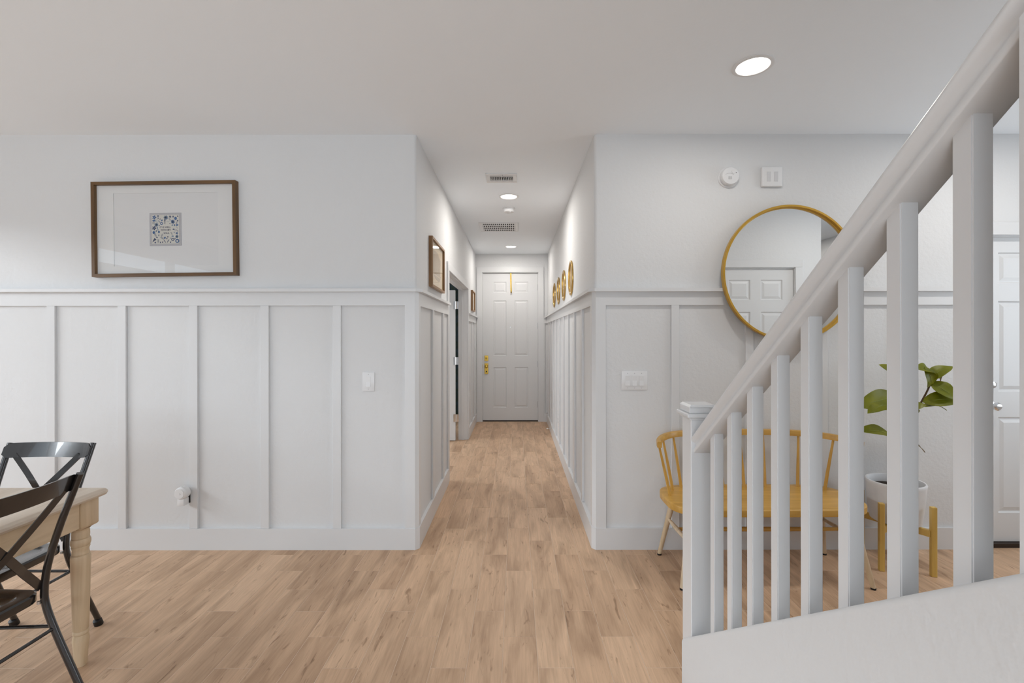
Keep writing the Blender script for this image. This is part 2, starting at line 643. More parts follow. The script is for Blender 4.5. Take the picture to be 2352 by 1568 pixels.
window('window_1', (XW - 0.06, (PY0 + PY1) / 2, 0.0), (0, 0, PI / 2), PY1 - PY0, PZ, 3, 'wide sliding patio door off the left of the room')
window('added_window_3', (-3.55, 5.6, 0.6), (0, 0, PI / 2), 2.4, 1.8, 2, 'added window of the side room, brightening the hallway')  # unseen, put in so the side room lights the hall
window('added_window_4', (XE + 0.06, 2.0, 0.75), (0, 0, PI / 2), 1.4, 1.5, 1, 'added window off the right of the room, for extra daylight')  # unseen, put in to light the right end of the room
window('added_window_2', ((BX0 + BX1) / 2, YB - 0.06, BZ0), (0, 0, 0), BX1 - BX0, BZ1 - BZ0, 4, 'added wide window behind the viewer, lighting the room')  # unseen, put in as a main source of room light

# patio paving and the neighbouring stucco wall outside the sliding door
bm = B(); box(bm, -12, XW - 0.2, -14, 9, -0.12, -0.02)
struct('floor_patio', bm, 'slab', 'paved patio outside', smooth=False)
bm = B(); box(bm, -9.8, -9.5, -14, 9, -0.02, 3.1)
struct('wall_neighbour', bm, 'stucco', 'stucco wall outside the patio door', smooth=False)

# ------------------------------------------------------------------ wainscot: baseboards, rails, battens
# plan paths run so that the room side is on the path's left offset
cw = RC * 0.42
P_left = [(HL, 4.415), (HL, WY + RC - cw), (HL - RC + cw, WY), (XW, WY)]       # heading to the left: room side = left
P_left_full = P_left
P_right = [(3.0, WY), (HR + RC - cw, WY), (HR, WY + RC - cw), (HR, HE)]
P_left_far = [(HL, HE), (HL, 6.365)]
P_right_far = [(XE, WY), (GX1 + 0.062, WY)]


def flip(p):
    return p


def wains(side, paths, n):
    bm = B()
    for p in paths: ribbon(bm, p, 0.0, 0.021, 0, 0.140)
    struct('baseboard_' + side, bm, 'trim', 'flat white baseboard', smooth=False)
    bm = B()
    for p in paths:
        ribbon(bm, p, 0.0, 0.044, 1.697, 1.718)
    struct('trim_%d' % n, bm, 'trim', 'narrow projecting ledge capping the white wainscot', smooth=False)
    bm = B()
    for p in paths: ribbon(bm, p, 0.0, 0.017, 1.608, 1.697)
    struct('trim_%d' % (n + 1), bm, 'trim', 'flat top rail of the white wainscot', smooth=False)


def left_off(p):   # make sure +offset goes into the room for these paths
    return p


wains('left', [P_left[::-1][::-1]], 1)
wains('right', [P_right], 3)
wains('hall_left', [P_left_far], 5)
wains('garage', [P_right_far], 7)
bm = B()
ribbon(bm, [(HR, HE), (DX1 + 0.082, HE)], 0, 0.021, 0, 0.14)
struct('baseboard_hall_end', bm, 'trim', smooth=False)
bm = B()
ribbon(bm, [(HR, HE), (DX1 + 0.082, HE)], 0, 0.044, 1.697, 1.718)
ribbon(bm, [(HR, HE), (DX1 + 0.082, HE)], 0, 0.017, 1.608, 1.697)
struct('trim_9', bm, 'trim', smooth=False)

# battens: one board each
BT, BWD = 0.017, 0.053


def batten(parent, x0, x1, y0, y1):
    bm = B()
    box(bm, x0, x1, y0, y1, 0.140, 1.608, 0.0015)
    obj('batten', bm, 'trim', parent, smooth=False)


for px in (121.5, 284, 447.5, 610.5, 775.5):
    x = (px - 1185) / 347
    batten(wall_left, x - 0.027, x + 0.027, WY - BT, WY)
for px in (-42, -205, -368, -531):
    x = (px - 1185) / 347
    batten(wall_left, x - 0.027, x + 0.027, WY - BT, WY)
bm = B()
ribbon(bm, [(HL, WY + 0.062), (HL, WY + RC - cw), (HL - RC + cw, WY), (HL - 0.072, WY)], 0, BT, 0.14, 1.608)
obj('corner_batten', bm, 'trim', wall_left, smooth=False)
for y in (3.63, 4.14):
    batten(wall_left, HL, HL + BT, y - 0.027, y + 0.027)
for px in (1549.5, 1719, 1889, 2059):
    x = (px - 1185) / 347
    batten(wall_right, x - 0.026, x + 0.026, WY - BT, WY)
batten(wall_right, 2.945, 3.0, WY - BT, WY)
bm = B()
ribbon(bm, [(HR + 0.072, WY), (HR + RC - cw, WY), (HR, WY + RC - cw), (HR, WY + 0.062)], 0, BT, 0.14, 1.608)
obj('corner_batten', bm, 'trim', wall_right, smooth=False)
y = 3.57
while y < HE - 0.03:
    batten(wall_right, HR - BT, HR, y - 0.027, y + 0.027)
    y += 0.4665
for y in (6.84, 7.30, 7.55):
    batten(wall_hl, HL, HL + BT, y - 0.026, y + 0.026)
batten(wall_end, DX1 + 0.083, DX1 + 0.10, HE - BT, HE)
batten(wall_ga, 3.975, 4.02, WY - BT, WY)


# ------------------------------------------------------------------ doors
def panel_door(root, w_, h_, cols, rows, th=0.04, mat_='door_paint'):
    """local: door face at y=0 looking to -y, hinge side at x=w_, bottom z=0"""
    bm = B()
    box(bm, 0, w_, 0.010, th, 0, h_)
    xs = [0] + [v for c in cols for v in c] + [w_]
    zs = [0] + [v for r in sorted(rows) for v in r] + [h_]
    for i in range(0, len(xs), 2):                       # stiles
        box(bm, xs[i], xs[i + 1], 0, 0.010, 0, h_)
    for c in cols:
        for i in range(0, len(zs), 2):
            box(bm, c[0], c[1], 0, 0.010, zs[i], zs[i + 1])
    body = obj('door_leaf', bm, mat_, root, smooth=False)
    for c in cols:
        for r in rows:
            x0, x1, z0, z1 = c[0], c[1], r[0], r[1]
            bm = B()
            v = []
            for ins, yy in ((0, 0.0), (0.008, 0.0085), (0.016, 0.0085), (0.038, 0.002)):
                v.append([bm.verts.new(p) for p in ((x0 + ins, yy, z0 + ins), (x1 - ins, yy, z0 + ins), (x1 - ins, yy, z1 - ins), (x0 + ins, yy, z1 - ins))])
            for a, b in zip(v[:-1], v[1:]):
                for i in range(4):
                    bm.faces.new((a[i], a[(i + 1) % 4], b[(i + 1) % 4], b[i]))
            bm.faces.new(v[-1])
            obj('door_panel', bm, mat_, root, smooth=False)
    return body


def hinge(root, x, z, m='steel', y=-0.006):
    bm = B()
    lathe(bm, [(0.006, -0.05), (0.007, -0.05), (0.007, 0.05), (0.006, 0.05)], 10)
    box(bm, -0.010, 0.010, 0.003, 0.006, -0.05, 0.05)
    o = obj('hinge', bm, m, root)
    o.location = (x, y, z)


# front door (hall end)
d1 = empty_struct('door_1', (DX0 + 0.012, HE + 0.03, 0.018), label='tall white six panel front door at the end of the hallway')
dw, dh = 0.904, 2.41
sx = dw / 0.894
sz = dh / 2.395
panel_door(d1, dw, dh, [(0.17 * sx, 0.383 * sx), (0.515 * sx, 0.735 * sx)],
           [(dh - 2.186 * sz, dh - 1.531 * sz), (dh - 1.343 * sz, dh - 0.445 * sz), (dh - 0.313 * sz, dh - 0.140 * sz)])
for z in (0.26, 0.92, 1.55, 2.18):
    hinge(d1, dw + 0.004, z, 'steel')
bm = B(); box(bm, 0, dw, -0.012, 0.04, -0.017, -0.003); obj('threshold', bm, 'bronze', d1, smooth=False)
bm = B(); lathe(bm, [(0.0, 0.0), (0.009, 0.0), (0.009, 0.004), (0.0, 0.005)], 12, Matrix.Translation((dw / 2, 0, 1.53)) @ Matrix.Rotation(PI / 2, 4, 'X')); obj('peephole', bm, 'chrome', d1)
# brass lockset
bm = B(); box(bm, 0.028, 0.090, -0.010, 0, 0.975, 1.063, 0.003); p = obj('deadbolt_plate', bm, 'brass', d1, smooth=False)
bm = B(); lathe(bm, [(0, 0), (0.017, 0), (0.017, 0.014), (0.012, 0.018), (0, 0.019)], 18, Matrix.Translation((0.06, -0.010, 1.019)) @ Matrix.Rotation(PI / 2, 4, 'X'))
box(bm, 0.056, 0.064, -0.045, -0.025, 1.002, 1.036, 0.002); obj('thumb_turn', bm, 'brass', p)
bm = B(); box(bm, 0.028, 0.090, -0.010, 0, 0.760, 0.935, 0.003); p = obj('handle_plate', bm, 'brass', d1, smooth=False)
bm = B(); lathe(bm, [(0, 0), (0.012, 0), (0.011, 0.03), (0.018, 0.036), (0.028, 0.048), (0.028, 0.060), (0.018, 0.070), (0, 0.073)], 20, Matrix.Translation((0.06, -0.010, 0.885)) @ Matrix.Rotation(PI / 2, 4, 'X'))
obj('door_knob', bm, 'brass', p)
bm = B(); lathe(bm, [(0, 0), (0.011, 0), (0.011, 0.006), (0, 0.007)], 14, Matrix.Translation((0.06, -0.010, 0.80)) @ Matrix.Rotation(PI / 2, 4, 'X')); obj('lock_button', bm, 'bronze', p)
for za, zb in ((0.985, 1.05), (0.85, 0.92)):
    bm = B(); box(bm, -0.010, 0.002, -0.005, 0.004, za, zb); obj('strike_plate', bm, 'brass', d1, smooth=False)


def casing(name, x0, x1, h_, wd, yface, depth, label, jamb=0.11, dir_=1):
    """casing + jamb around an opening in a wall of constant y, room side -y (dir_=1) """
    bm = B()
    a, b = (yface - depth, yface) if dir_ > 0 else (yface, yface + depth)
    box(bm, x0 - wd, x0 + 0.006, a, b, 0, h_, 0.002)
    box(bm, x1 - 0.006, x1 + wd, a, b, 0, h_, 0.002)
    box(bm, x0 - wd, x1 + wd, a, b, h_ - 0.006, h_ + wd, 0.002)
    ja, jb = (yface, yface + jamb) if dir_ > 0 else (yface - jamb, yface)
    box(bm, x0, x0 + 0.011, ja, jb, 0, h_); box(bm, x1 - 0.011, x1, ja, jb, 0, h_); box(bm, x0 + 0.011, x1 - 0.011, ja, jb, h_ - 0.014, h_)
    return struct(name, bm, 'trim', label, smooth=False)


casing('trim_10', DX0, DX1, DH, 0.083, HE, 0.018, 'flat white casing around the front door')
# dark sheet giving the front door its thin shadow gap
bm = B(); box(bm, DX0, DX1, HE + 0.09, HE + 0.13, 0, DH); struct('trim_11', bm, 'dark', smooth=False)

# brass wreath hanger over the front door
bm = B()
path = [(0, 0.052, 0.004), (0, 0.03, 0.007), (0, -0.004, 0.006), (0, -0.006, -0.02), (0.002, -0.006, -0.16), (0.006, -0.006, -0.315), (0.006, -0.025, -0.325), (0.006, -0.032, -0.305)]
sweep(bm, path, [(-0.011, -0.0015), (0.011, -0.0015), (0.011, 0.0015), (-0.011, 0.0015)], up=(0, -0.7, 0.7))
o = obj('wreath_hanger', bm, 'brass')
o.location = (-0.083, HE + 0.022, 2.43)
tag(o, 'gold metal wreath hanger hooked over the top of the front door', 'hanger')

# far right (garage) door
g = empty_struct('door_2', (GX0 + 0.012, WY + 0.03, 0.03), label='white six panel door with chrome knob at far right')
gw, gh = 0.816, 2.035
rows6 = [(0.19, 0.83), (1.00, 1.605), (1.725, 1.93)]
panel_door(g, gw, gh, [(0.150, 0.370), (0.462, 0.682)], rows6)
bm = B(); box(bm, 0, gw, -0.03, 0.04, -0.03, -0.003); obj('threshold', bm, 'bronze', g, smooth=False)
RX = Matrix.Rotation(PI / 2, 4, 'X')
bm = B(); lathe(bm, [(0, 0), (0.031, 0), (0.031, 0.005), (0.024, 0.014), (0.022, 0.026), (0.014, 0.030), (0, 0.031)], 24, Matrix.Translation((0.092, 0, 1.048)) @ RX); obj('deadbolt', bm, 'chrome', g)
bm = B(); lathe(bm, [(0, 0), (0.032, 0), (0.032, 0.006), (0.016, 0.010), (0.012, 0.028), (0.018, 0.034), (0.026, 0.044), (0.027, 0.056), (0.018, 0.064), (0, 0.066)], 24, Matrix.Translation((0.092, 0, 0.908)) @ RX); obj('door_knob', bm, 'chrome', g)
casing('trim_12', GX0, GX1, 2.075, 0.078, WY, 0.016, 'flat white casing around the far right door')
bm = B(); box(bm, GX0, GX1, WY + 0.09, WY + 0.115, 0, 2.07); struct('trim_13', bm, 'dark', smooth=False)  # dark sheet standing in for the shaded gap around the door

# closet door (only seen in the mirror); faces +y
c = empty_struct('door_3', (CDX1 - 0.012, CY - 0.02, 0.012), (0, 0, PI), label='white six panel closet door reflected in the round mirror')
panel_door(c, 0.766, 2.075, [(0.108, 0.330), (0.436, 0.658)], [(0.22, 0.86), (1.02, 1.635), (1.755, 1.96)])
casing('trim_14', CDX0, CDX1, 2.10, 0.07, CY, 0.014, 'flat white casing around the closet door', dir_=-1)

# hallway side doorway with an open pair of doors
JY0, JY1 = 4.49, 6.29
bm = B()
CT = 0.017
for a, b in ((JY0 - 0.075, JY0 + 0.006), (JY1 - 0.006, JY1 + 0.075)):
    box(bm, HL, HL + CT, a, b, 0, 2.045, 0.002)
box(bm, HL, HL + CT, JY0 - 0.075, JY1 + 0.075, 2.039, 2.118, 0.002)
box(bm, HL - T, HL, JY0, JY0 + 0.014, 0, 2.045); box(bm, HL - T, HL, JY1 - 0.014, JY1, 0, 2.045); box(bm, HL - T, HL, JY0 + 0.014, JY1 - 0.014, 2.031, 2.045)
box(bm, HL - 0.075, HL - 0.045, JY1 - 0.026, JY1 - 0.014, 0, 2.031); box(bm, HL - 0.075, HL - 0.045, JY0 + 0.014, JY1 - 0.026, 2.019, 2.031)
struct('trim_15', bm, 'trim', 'white casing of the side doorway in the hallway', smooth=False)
d4 = empty_struct('door_4', (HL - T - 0.036, JY1 - 0.012, 0.012), (0, 0, PI), label='white door leaf standing open inside the side doorway')
panel_door(d4, 0.86, 2.00, [(0.12, 0.38), (0.48, 0.74)], [(0.19, 0.83), (1.00, 1.605), (1.725, 1.90)])
# turned so the panels face away from the hall; hinges bridge leaf and jamb
for z in (0.30, 1.06, 1.80):
    bm = B()
    lathe(bm, [(0.007, -0.05), (0.008, -0.05), (0.008, 0.05), (0.007, 0.05)], 10)
    box(bm, -0.034, 0.0, -0.002, 0.002, -0.05, 0.05)
    box(bm, 0.0, 0.036, -0.002, 0.002, -0.05, 0.05)
    o = obj('hinge', bm, 'chrome', d4)
    o.location = (-0.014, 0.052, z)
d4.location = (HL - T - 0.030, JY1 - 0.07, 0.012)

# dark curtain at the side room's end
bm = B()
pts = []
for i in range(61):
    x = -3.4 + 2.55 * i / 60
    pts.append((x, HE - 0.05 + 0.035 * math.sin(i * 1.3)))
ribbon(bm, pts, 0, 0.006, 0.03, 2.5)
o = obj('curtain', bm, 'curtain')
tag(o, 'dark curtain glimpsed through the gap of the open side door', 'curtain')

# ------------------------------------------------------------------ staircase: knee wall, steps, railing
SL = 0.722


def zc(y): return 0.305 + SL * (1.70 - y)


KX0, KX1 = 0.630, 0.742
bm = B()
YT = 0.305 + 0
ytop = 1.70 - (H - 0.305) / SL
prism(bm, [(1.775, 0), (1.775, zc(1.775)), (ytop, H), (-2.6, H), (-2.6, 0)], KX0, KX1, 'x')
ed = [e for e in bm.edges if all(v.co.z > 0.1 for v in e.verts) and not all(v.co.y < -1 for v in e.verts)]
ed += [e for e in bm.edges if all(abs(v.co.y - 1.775) < 1e-4 for v in e.verts) and abs(e.verts[0].co.z - e.verts[1].co.z) > 0.1]
bmesh.ops.bevel(bm, geom=list(set(ed)), offset=0.012, segments=4, affect='EDGES', profile=0.5)
struct('wall_stair', bm, 'wall', 'sloping white knee wall below the stair balusters')

st = thing('staircase', 'carpeted staircase climbing toward the viewer behind the sloping knee wall', 'staircase', (0, 1.74, 0))
for i in range(14):
    y1 = -0.254 * i
    y0 = y1 - 0.254
    z1 = 0.183 * (i + 1)
    bm = B(); box(bm, SX0 + 0.006, SX1 - 0.006, y0, y1, z1 - 0.183, z1 - 0.03); obj('riser', bm, 'carpet', st, smooth=False)
    bm = B(); box(bm, SX0 + 0.006, SX1 - 0.006, y0, y1 + 0.022, z1 - 0.03, z1, 0.010, 2); obj('tread', bm, 'carpet', st)

XR = 0.686
rl = thing('stair_railing', 'white painted stair railing with square balusters and newel post', 'railing', (XR, 1.745, 0.0))
nh = 0.0445
bm = B()
box(bm, -nh, nh, -nh, nh, 0.24, 1.105, 0.003)
npost = obj('newel_post', bm, 'trim', rl, smooth=False)
bm = B()
box(bm, -0.052, 0.052, -0.052, 0.052, 1.100, 1.108, 0.002)
box(bm, -0.062, 0.062, -0.062, 0.062, 1.108, 1.124, 0.005, 3)
box(bm, -0.052, 0.052, -0.052, 0.052, 1.124, 1.146, 0.002)
# chamfered top
t = bmesh.new()
va = [t.verts.new(p) for p in ((-0.052, -0.052, 1.146), (0.052, -0.052, 1.146), (0.052, 0.052, 1.146), (-0.052, 0.052, 1.146))]
vb = [t.verts.new(p) for p in ((-0.044, -0.044, 1.154), (0.044, -0.044, 1.154), (0.044, 0.044, 1.154), (-0.044, 0.044, 1.154))]
for i in range(4): t.faces.new((va[i], va[(i + 1) % 4], vb[(i + 1) % 4], vb[i]))
t.faces.new(vb)
join(bm, t)
obj('post_cap', bm, 'trim', npost, smooth=False)


def zr(y): return 0.978 + 0.742 * (1.70 - y)      # rail underside


# handrail
prof = [(0.0325, 0), (0.0345, 0.002), (0.0345, 0.013), (0.0315, 0.017), (0.0275, 0.0205), (0.0275, 0.0245), (0.031, 0.029), (0.0385, 0.033), (0.043, 0.038), (0.0435, 0.043), (0.040, 0.049), (0.030, 0.0535), (0.015, 0.0555), (0.0, 0.056)]
sect = prof + [(-a, b) for a, b in prof[::-1][1:]]
bm = B()
cs = math.sqrt(1 + 0.742 ** 2)
ys = [1.7005, -1.2]
rings = []
for yy in ys:
    rings.append([bm.verts.new((a, yy - 1.745, zr(yy) + b * cs)) for a, b in sect])
m_ = len(sect)
for i in range(m_):
    bm.faces.new((rings[0][i], rings[0][(i + 1) % m_], rings[1][(i + 1) % m_], rings[1][i]))
bm.faces.new(rings[0]); bm.faces.new(rings[1])
bmesh.ops.recalc_face_normals(bm, faces=bm.faces[:])
obj('handrail', bm, 'trim', rl, ang=50)
hb = 0.0162
for i in range(17):
    yc = (1.584 - 0.1268 * i if i < 8 else 0.388 - 0.1268 * (i - 8)) - 1.745
    bm = B()
    yw = yc + 1.745
    v = []
    for x_, y_ in ((-hb, -hb), (hb, -hb), (hb, hb), (-hb, hb)):
        v.append((bm.verts.new((x_, yc + y_, zc(yw + y_) - 0.01)), bm.verts.new((x_, yc + y_, min(zr(yw + y_) + 0.008, 9)))))
    for k in range(4):
        bm.faces.new((v[k][0], v[(k + 1) % 4][0], v[(k + 1) % 4][1], v[k][1]))
    bm.faces.new([q[1] for q in v]); bm.faces.new([q[0] for q in v][::-1])
    bmesh.ops.recalc_face_normals(bm, faces=bm.faces[:])
    bmesh.ops.bevel(bm, geom=[e for e in bm.edges if abs(e.verts[0].co.z - e.verts[1].co.z) > 0.3], offset=0.002, segments=2, affect='EDGES')
    obj('baluster', bm, 'trim', rl, ang=30)


# intermediate square post up the flight
bm = B()
v = []
yw = 0.549
for x_, y_ in ((-nh, -nh), (nh, -nh), (nh, nh), (-nh, nh)):
    v.append((bm.verts.new((x_, yw - 1.745 + y_, zc(yw + y_) - 0.03)), bm.verts.new((x_, yw - 1.745 + y_, zr(yw + y_) + 0.012))))
for k in range(4):
    bm.faces.new((v[k][0], v[(k + 1) % 4][0], v[(k + 1) % 4][1], v[k][1]))
bm.faces.new([q[1] for q in v]); bm.faces.new([q[0] for q in v][::-1])
bmesh.ops.recalc_face_normals(bm, faces=bm.faces[:])
bmesh.ops.bevel(bm, geom=[e for e in bm.edges if abs(e.verts[0].co.z - e.verts[1].co.z) > 0.3], offset=0.003, segments=2, affect='EDGES')
obj('newel_post', bm, 'trim', rl, ang=30)

# ------------------------------------------------------------------ ceiling fixtures
def downlight(x, y, power, label, first=[None], size=0.152):
    if first[0] is None:
        r = thing('recessed_downlight', label, 'light', (x, y, H), group='recessed ceiling downlights')
        bm = B()
        lathe(bm, [(0.074, 0.0), (0.096, 0.0), (0.096, -0.003), (0.090, -0.006), (0.078, -0.006), (0.074, -0.001)], 48, cap=False)
        obj('trim_ring', bm, 'plastic', r)
        bm = B()
        lathe(bm, [(0.0, -0.0035), (0.060, -0.0035), (0.077, -0.002)], 48, cap=False)
        obj('lens', bm, 'lens', r)
        first[0] = r
    else:
        r = dup(first[0], (x, y, H), label=label)
    l = bpy.data.lights.new('downlight_lamp', 'AREA')
    l.shape = 'DISK'; l.size = 0.14; l.energy = power; l.color = (1.0, 0.955, 0.90); l.spread = PI
    o = bpy.data.objects.new('downlight_lamp', l)
    C.objects.link(o)
    o.parent = r
    o.location = (0, 0, -0.012)
    return r


downlight(1.172, 2.29, 6.0, 'round lit downlight in the ceiling nearest the viewer, above the stair newel')
downlight(2.95, 2.25, 5.0, 'round lit downlight past the handrail, out of the picture at right')
downlight(-0.067, 4.44, 7.0, 'round lit downlight in the hallway ceiling beside the small vent')
downlight(-0.072, 6.94, 4.6, 'round lit downlight in the hallway ceiling nearest the front door')
downlight(3.68, -0.4, 1.2, 'added round downlight brightening the passage seen in the round mirror')  # unseen lamp added to lift the dark passage in the reflection

# supply register
r = thing('ceiling_register', 'white supply air register in the hallway ceiling nearest the viewer', 'vent', (-0.12, 3.915, H))
bm = B()
ox, oy, ix, iy = 0.130, 0.110, 0.095, 0.070
for a in ((-ox, ox, -oy, -iy), (-ox, ox, iy, oy), (-ox, -ix, -iy, iy), (ix, ox, -iy, iy)):
    box(bm, a[0], a[1], a[2], a[3], -0.007, 0.0, 0.002)
obj('frame', bm, 'plastic', r, smooth=False)
bm = B(); box(bm, -ix, ix, -iy, iy, -0.0015, -0.0005); obj('duct_opening', bm, 'vent_dark', r, smooth=False)
for i in range(13):
    x = -0.087 + 0.0145 * i
    bm = B()
    t = bmesh.new(); bmesh.ops.create_cube(t, size=1)
    join(bm, t, Matrix.Translation((x, 0.0, -0.007)) @ Matrix.Rotation(0.5 if i < 7 else -0.5, 4, 'Y') @ Matrix.Diagonal((0.0022, 0.066, 0.012, 1)))
    obj('slat', bm, 'plastic', r, smooth=False)
for s in (-1, 1):
    bm = B(); box(bm, -ix, ix, s * 0.05 - 0.016, s * 0.05 + 0.016, -0.006, -0.003); obj('side_fin', bm, 'plastic_grey', r, smooth=False)
bm = B(); box(bm, -0.003, 0.003, -iy, iy, -0.008, -0.002); obj('divider', bm, 'plastic', r, smooth=False)
bm = B(); box(bm, 0.01, 0.014, -0.092, -0.078, -0.014, -0.006); obj('lever', bm, 'plastic_grey', r, smooth=False)

# return grille
r = thing('return_grille', 'larger white slatted return air grille in the hallway ceiling', 'vent', (-0.205, 5.69, H))
bm = B()
ox, oy, ix, iy = 0.235, 0.225, 0.195, 0.185
for a in ((-ox, ox, -oy, -iy), (-ox, ox, iy, oy), (-ox, -ix, -iy, iy), (ix, ox, -iy, iy)):
    box(bm, a[0], a[1], a[2], a[3], -0.008, 0.0, 0.002)
obj('frame', bm, 'plastic', r, smooth=False)
bm = B(); box(bm, -ix, ix, -iy, iy, -0.0015, -0.0005); obj('duct_opening', bm, 'vent_dark', r, smooth=False)
for i in range(17):
    x = -0.187 + 0.02337 * i
    bm = B()
    t = bmesh.new(); bmesh.ops.create_cube(t, size=1)
    join(bm, t, Matrix.Translation((x, 0.0, -0.006)) @ Matrix.Diagonal((0.0085, 0.37, 0.006, 1)))
    obj('slat', bm, 'plastic', r, smooth=False)
for y in (-0.10, 0.0, 0.10):
    bm = B(); box(bm, -ix, ix, y - 0.014, y + 0.014, -0.0075, -0.002); obj('cross_bar', bm, 'plastic', r, smooth=False)


def alarm(name, label, loc, rot, k=1.0):
    r = thing(name, label, 'smoke alarm', loc, rot)
    bm = B(); lathe(bm, [(0.0, 0), (0.070 * k, 0), (0.070 * k, 0.006), (0.066 * k, 0.010), (0.0, 0.010)], 40); obj('base_plate', bm, 'plastic', r)
    bm = B(); lathe(bm, [(0.060 * k, 0.010), (0.062 * k, 0.016), (0.061 * k, 0.034), (0.055 * k, 0.042), (0.040 * k, 0.045), (0.0, 0.046)], 40, cap=False); bd = obj('body', bm, 'plastic', r)
    bm = B(); lathe(bm, [(0, 0.044), (0.014 * k, 0.044), (0.014 * k, 0.0475), (0.0, 0.048)], 18, Matrix.Translation((0.018 * k, 0.026 * k, 0))); obj('test_button', bm, 'plastic', bd)
    for i in range(4):
        x = (-0.015 + 0.006 * i) * k
        bm = B(); box(bm, x - 0.0017, x + 0.0017, -0.026 * k, -0.006 * k, 0.0445, 0.0468); obj('sounder_slot', bm, 'plastic_grey', bd, smooth=False)
    bm = B(); lathe(bm, [(0, 0.045), (0.0025, 0.045), (0.0025, 0.0472), (0, 0.0472)], 8, Matrix.Translation((0.034 * k, 0.018 * k, 0))); obj('indicator', bm, 'dark', bd)
    bm = B()
    pth = [(0.045 * k * math.cos(a) - 0.01, 0.045 * k * math.sin(a) - 0.03, 0.0465) for a in [0.9 + 0.12 * i for i in range(12)]]
    tube(bm, pth, 0.0009, 5); obj('seam', bm, 'plastic_grey', bd)
    return r


alarm('smoke_alarm', 'round white smoke alarm on the hallway ceiling behind the downlight', (-0.073, 4.85, H), (PI, 0, 0), 0.95)
alarm('smoke_alarm', 'round white smoke alarm high on the right wall beside the square plate', (1.405, WY, 2.452), (PI / 2, 0, 0), 0.98)
r = thing('ceiling_sensor', 'flat round ceiling cover barely peeking out past the handrail', 'sensor', (2.205, 2.155, H))
bm = B(); lathe(bm, [(0.0, 0), (0.062, 0), (0.060, -0.006), (0.03, -0.011), (0, -0.012)], 36); obj('cover', bm, 'plastic', r)
bm = B(); lathe(bm, [(0.0, -0.012), (0.012, -0.012), (0.012, -0.015), (0, -0.016)], 16); obj('sensor_button', bm, 'plastic_grey', r)


# ------------------------------------------------------------------ plates and devices on the walls
def wall_plate(name, label, cat, loc, rotz, gangs, kind='rocker', w1=0.080, h1=0.124, pitch=0.046):
    r = thing(name, label, cat, loc, (0, 0, rotz))
    wd = w1 + pitch * (gangs - 1)
    bm = B(); box(bm, -wd / 2, wd / 2, -0.006, 0.0, -h1 / 2, h1 / 2, 0.0022, 2); obj('cover_plate', bm, 'plastic', r)
    for i in range(gangs):
        x = (i - (gangs - 1) / 2) * pitch
        if kind == 'rocker':
            bm = B()
            prism(bm, [(-0.0065, -0.033), (-0.011, -0.033), (-0.0075, 0.0), (-0.0085, 0.033), (-0.0065, 0.033)], x - 0.0145, x + 0.0145, 'x')
            obj('rocker', bm, 'plastic', r, smooth=False)
        elif kind == 'outlet':
            for s in (-1, 1):
                bm = B(); lathe(bm, [(0.017, 0), (0.017, 0.002), (0, 0.002)], 18, Matrix.Translation((x, -0.006, s * 0.02)) @ RX)
                o = obj('socket', bm, 'plastic', r)
                for q in (-0.006, 0.006):
                    bm = B(); box(bm, x + q - 0.001, x + q + 0.001, -0.0087, -0.008, s * 0.02 - 0.005, s * 0.02 + 0.005); obj('slot', bm, 'dark', o, smooth=False)
        for s in (-1, 1):
            bm = B(); lathe(bm, [(0.003, 0), (0.003, 0.0012), (0, 0.0014)], 8, Matrix.Translation((x, -0.006, s * 0.048)) @ RX); obj('screw', bm, 'plastic_grey', r)
    return r


wall_plate('light_switch', 'single white rocker light switch on the left wainscot panel', 'switch', (-0.975, WY, 1.105), 0, 1)
wall_plate('light_switch', 'triple white rocker light switch on the right wainscot panel', 'switch', (0.784, WY, 1.110), 0, 3)
wall_plate('light_switch', 'small white switch at the far end of the left hallway wall', 'switch', (HL, 7.42, 1.08), PI / 2, 1)
wall_plate('wall_outlet', 'white wall outlet low on the right hallway wall', 'outlet', (HR, 5.66, 0.37), -PI / 2, 1, 'outlet')
r = thing('door_chime', 'square white chime cover with two slots high on the right wall', 'door chime', (1.688, WY, 2.452))
bm = B(); box(bm, -0.068, 0.068, -0.022, 0, -0.065, 0.065, 0.006, 3); obj('cover', bm, 'plastic', r)
for s in (-1, 1):
    bm = B(); box(bm, s * 0.024 - 0.0125, s * 0.024 + 0.0125, -0.0235, -0.020, -0.032, 0.032, 0.001); obj('grille_slot', bm, 'plastic_slot', r, smooth=False)

# plug-in round device
r = thing('plug_in_device', 'white round plug-in gadget standing out from the left wall outlet', 'plug-in', (-2.168, WY, 0.352))
r.scale = (0.84, 0.9, 0.84)
bm = B(); box(bm, -0.036, 0.036, -0.006, 0, -0.058, 0.058, 0.002); obj('cover_plate', bm, 'plastic', r, smooth=False)
bm = B(); box(bm, 0.004, 0.028, -0.030, -0.006, -0.045, 0.02); obj('plug_gap', bm, 'dark', r, smooth=False)
bm = B(); box(bm, -0.026, 0.026, -0.085, -0.030, -0.050, 0.004, 0.004, 2); obj('adapter', bm, 'plastic', r)
bm = B(); lathe(bm, [(0, 0), (0.038, 0), (0.047, 0.006), (0.049, 0.020), (0.047, 0.048), (0.040, 0.056), (0.0, 0.058)], 40, Matrix.Translation((0, -0.035, 0.046)) @ RX)
bd = obj('body', bm, 'plastic', r)
bm = B(); lathe(bm, [(0, 0.056), (0.036, 0.056), (0.036, 0.0595), (0.0, 0.060)], 36, Matrix.Translation((-0.004, -0.035, 0.046)) @ RX)
fc = obj('face', bm, 'plastic', bd)
